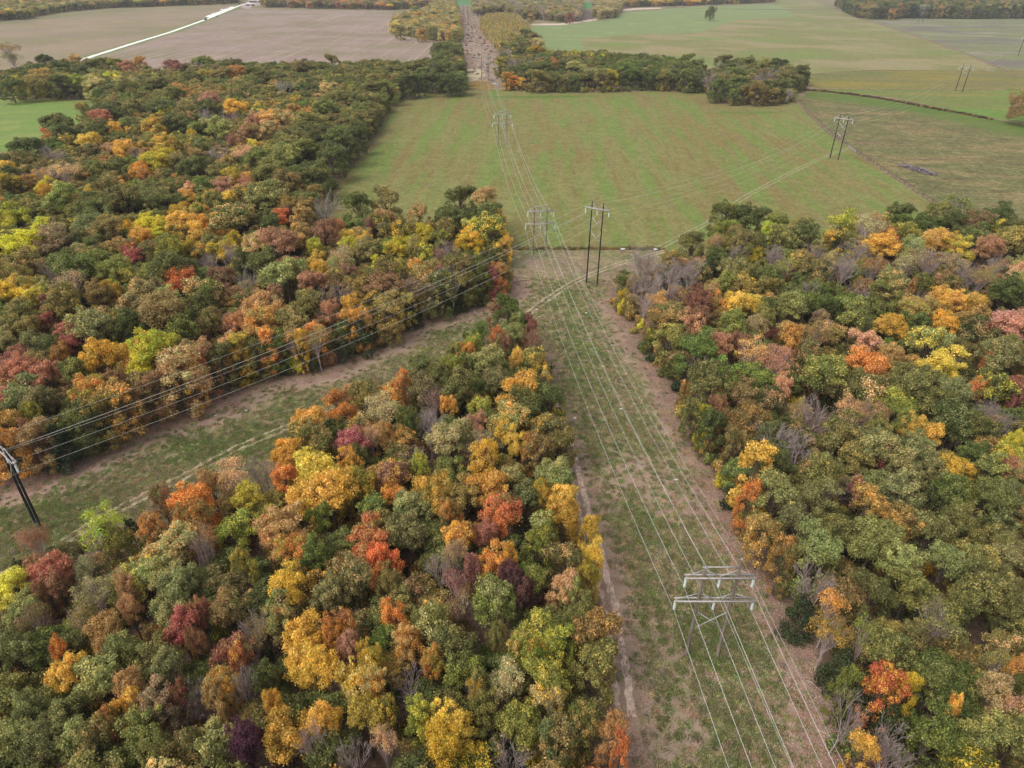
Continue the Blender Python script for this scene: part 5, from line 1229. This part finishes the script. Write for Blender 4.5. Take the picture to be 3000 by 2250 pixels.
def mass(name, L, label, cat):
    if not L: return
    n = len(L); me = bpy.data.meshes.new(name); me.vertices.add(n)
    me.vertices.foreach_set('co', np.array([(t['x'], t['y'], 0) for t in L], np.float32).ravel())
    def va(nme, ty, vals, key):
        a = me.attributes.new(nme, ty, 'POINT'); a.data.foreach_set(key, vals)
    va('which', 'INT', np.array([PROTO[t['kind']]['i'] for t in L], np.int32), 'value'); va('turn', 'FLOAT_VECTOR', np.array([(0, 0, t['rot']) for t in L], np.float32).ravel(), 'vector')
    va('sizes', 'FLOAT_VECTOR', np.array([t['sc'] for t in L], np.float32).ravel(), 'vector')
    va('tint', 'FLOAT_VECTOR', np.array([t['t1'] for t in L], np.float32).ravel(), 'vector'); va('tint2', 'FLOAT_VECTOR', np.array([t['t2'] for t in L], np.float32).ravel(), 'vector')
    va('seed', 'FLOAT', np.array([t['sd'] for t in L], np.float32), 'value')
    o = mobj(name, me); md = o.modifiers.new('trees', 'NODES'); md.node_group = SG
    return tag(o, label, cat, kind='stuff')
rest = [t for t in TREES if not t.get('own')]
for kd in ('green', 'yellow', 'orange', 'red', 'bare', 'cedar'):
    mass(kd + '_trees' if kd not in ('bare', 'cedar') else kd + '_woodland', [t for t in rest if KIND(t) == kd], 'the remaining ' + GRP[kd].replace(' of the woods', '') + ' filling the woods', 'woodland')
def quick(x, y, r, h, code, kind):
    jit = rngT.uniform(.87, 1.13); hj = rngT.normal(0, .04, 3) * PAL[code][0]; a, b = cfix(PAL[code][0], code), cfix(PAL[code][1], code); k = PROTO[kind]
    f = lambda c: gl(tuple(max(8, min(250, v * jit + q)) for v, q in zip(c, hj)))
    return dict(x=x, y=y, kind=kind, rot=rngT.uniform(0, 6.28), sd=rngT.uniform(0, 60), sc=(r / k['r'], r / k['r'], h / k['h']), t1=f(a), t2=f(b))
def fill(pl, sp, codes, kinds, r, h, cond=None):
    G = grid_near(pl, sp)
    return [quick(x, y, rngT.uniform(*r), rngT.uniform(*h), rngT.choice(list(codes)), rngT.choice(kinds)) for x, y in G if (cond is None or cond(x, y))]
RD_ = ['round0', 'round2', 'round3', 'edge0', 'edge1', 'thin0']
far = fill(NWEST, 13, 'TTlGgTTlGBD', RD_, (6, 9), (13, 18), lambda x, y: y < 2600)
far += fill(NMID, 13, 'GgBTDdGR', RD_, (6, 9), (14, 19), lambda x, y: y < 2600)
far += fill(NCENT, 10, 'TTBgsXlgG', RD_ + ['bare0', 'thin1'], (5.5, 8), (15, 20), lambda x, y: y < 2600)
far += fill(NCENT2, 9, 'TTgT', ['edge0', 'edge1'], (5.5, 7.5), (15, 19))
far += fill(NEAST, 14, 'GgGDBY', RD_, (7, 9), (14, 18), lambda x, y: y < 2600)
far += fill(NDARK, 14, 'GGGGCgGd', ['edge0', 'edge1', 'edge2'], (7.5, 10), (24, 32), lambda x, y: y < 2300)
mass('distant_woods', far, 'mixed autumn woods along the top of the photo beyond the fields', 'woodland')
mass('tree_clump', fill(NCLUMP, 8.5, 'TTslTsTgTD', ['edge0', 'edge1', 'edge2', 'round1'], (4.5, 6.5), (14, 18)), 'pale mixed autumn trees massed between the stubble field and the cable strip', 'woodland')
mass('sapling_stand', fill(SAPL, 2.9, 'TTldTlYdTB', ['sapling0', 'sapling1'], (1.5, 2.2), (7, 11)), 'dense stand of orange and yellow saplings beside the brushy strip', 'saplings')
# undergrowth: bushes and seedlings on the floor of the woods and along their edges
ug = []
for wn_, pl in ALLW[:3]:
    G = grid_near(pl, 3.9); G = np.array([g for g in G if margin(g) and g[1] < 330]); e = sdist(pl, G)
    for (x, y), q in zip(G, e):
        if rngT.random() < (.85 if q < 5 else .6): ug.append(quick(x, y, rngT.uniform(1.4, 3.0), rngT.uniform(1.8, 6.5), rngT.choice(list('GgBGCdYBR')), rngT.choice(['bush0', 'bush1'])))
for pl in (BELT, CLUMP):
    G = grid_near(pl, 7); e = sdist(pl, G)
    ug += [quick(x, y, rngT.uniform(1.8, 3.2), rngT.uniform(2.5, 5.5), rngT.choice(list('GgGB')), 'bush0') for (x, y), q in zip(G, e) if q < 9]
mass('undergrowth', ug, 'bushes and seedlings on the floor and edges of the woods', 'undergrowth')
def strip(line, n, w, r, h, codes, kinds=('bush0', 'bush1')):
    line = [P(*p)[:2] for p in line]; out = []; seg = [np.linalg.norm(b - a) for a, b in zip(line[:-1], line[1:])]; tot = sum(seg)
    for _ in range(n):
        s = rngT.uniform(0, tot); i = 0
        while s > seg[i] and i < len(seg) - 1: s -= seg[i]; i += 1
        p = line[i] + (line[i + 1] - line[i]) * min(1, s / seg[i]) + rngT.normal(0, w, 2)
        out.append(quick(p[0], p[1], rngT.uniform(*r), rngT.uniform(*h), rngT.choice(list(codes)), rngT.choice(list(kinds))))
    return out
PAL['h'] = ((112, 88, 74), (92, 72, 62), 'x', 'brown'); PAL['q'] = ((150, 124, 104), (126, 104, 88), 'x', 'brown'); PAL['w'] = ((148, 130, 78), (110, 104, 60), 'x', 'brown')
mass('ditch_hedge', strip([(2350,264,0),(2420,269,0),(2500,278,0),(2570,288,0),(2650,302,0),(2720,316,0),(2800,330,0),(2900,350,0)], 520, .9, (.8, 1.6), (.8, 1.7), 'hhhB'),
     'dark brown winding hedge of brush along the ditch in the right pasture', 'hedge')
mass('fence_weeds', strip([(1488,729,0),(1700,729,0),(1930,729,0)], 260, .5, (.4, .9), (.4, .9), 'wwB'), 'low brown weeds along the meadow fence', 'weeds')
brs = [quick(x, y, rngT.uniform(1.0, 2.4), rngT.uniform(.5, 1.6), rngT.choice(list('qqwqw')), 'bush0') for x, y in
       grid_near(poly([(1362,236,0),(1462,240,0),(1462,160,0),(1408,94,0),(1392,50,0),(1375,20,0),(1340,20,0),(1352,130,0),(1360,190,0)]), 6.5) if rngT.random() < .2]
mass('strip_brush', brs, 'purplish brown brush growing along the cable strip beyond the meadow', 'brush')

# grass tufts and fallen leaves in the near clearing
def near_grass():
    xs = rngT.uniform(-150, 90, 150000); ys = rngT.uniform(44, 215, 150000); X = np.stack([xs, ys], 1)
    d_ = np.max([sdist(pl, X) for pl in (MID, LEFT, RIGHT)], axis=0); keep = (d_ < -.3) & (rngT.random(len(X)) < np.clip(95.0 / ys, 0, 1) ** 1.4)
    tk = np.min([ldist(np.array([q[:2] for q in t_]), X) for t_ in (t1, [q + np.array([-1.9, 0, 0]) for q in t1[3:]])], axis=0)
    tk = np.minimum(tk, np.min([abs(ldist(np.array([q[:2] for q in t_]), X) - .85) + .25 for t_ in (t2, t3)], axis=0))
    keep &= tk > .75
    X = X[keep]; d_ = d_[keep]; g = splat(X, GREEN); b_ = bare_of(X); out = []; lv = []
    PAL['1'] = ((144, 142, 92), (160, 148, 108), 'x', 'x'); PAL['2'] = ((124, 136, 76), (138, 140, 86), 'x', 'x'); PAL['3'] = ((174, 158, 124), (160, 138, 112), 'x', 'x'); PAL['4'] = ((168, 138, 118), (146, 116, 98), 'x', 'x')
    for (x, y), e, gg, bb in zip(X, d_, g, b_):
        if rngT.random() < np.clip(.75 + e / 7.0, .02, .75): lv.append(quick(x, y, rngT.uniform(.8, 1.5), 1.0, '4', 'leaves_down'))
        elif rngT.random() > bb * .88 and len(out) < 42000:
            c = '2' if rngT.random() < .14 + gg * .65 else '3' if rngT.random() < .42 else '1'
            out.append(quick(x, y, rngT.uniform(.6, 1.2), rngT.uniform(.5, 1.1), c, 'tuft%d' % rngT.integers(0, 2)))
    print('tufts', len(out), 'leaf patches', len(lv)); mass('grass', out, 'short dry and green grass tufts of the mown clearing', 'grass'); mass('fallen_leaves', lv, 'brown fallen leaves lying along the wood edges', 'leaves')
near_grass()

# ------------------------------------------------------------------ thin haze round everything
hzm = bpy.data.materials.new('haze'); hzm.use_nodes = True; _nt = hzm.node_tree; _nt.nodes.remove(_nt.nodes['Principled BSDF'])
_pv = _nt.nodes.new('ShaderNodeVolumePrincipled'); _pv.inputs['Density'].default_value = 0.00008; _pv.inputs['Color'].default_value = (.86, .9, .96, 1)
_nt.links.new(_pv.outputs[0], _nt.nodes['Material Output'].inputs['Volume'])
tag(MB().box((0, 3700, 47), (10400, 8700, 96.5)).build('haze', hzm), 'thin pale autumn haze over the whole landscape', kind='stuff')
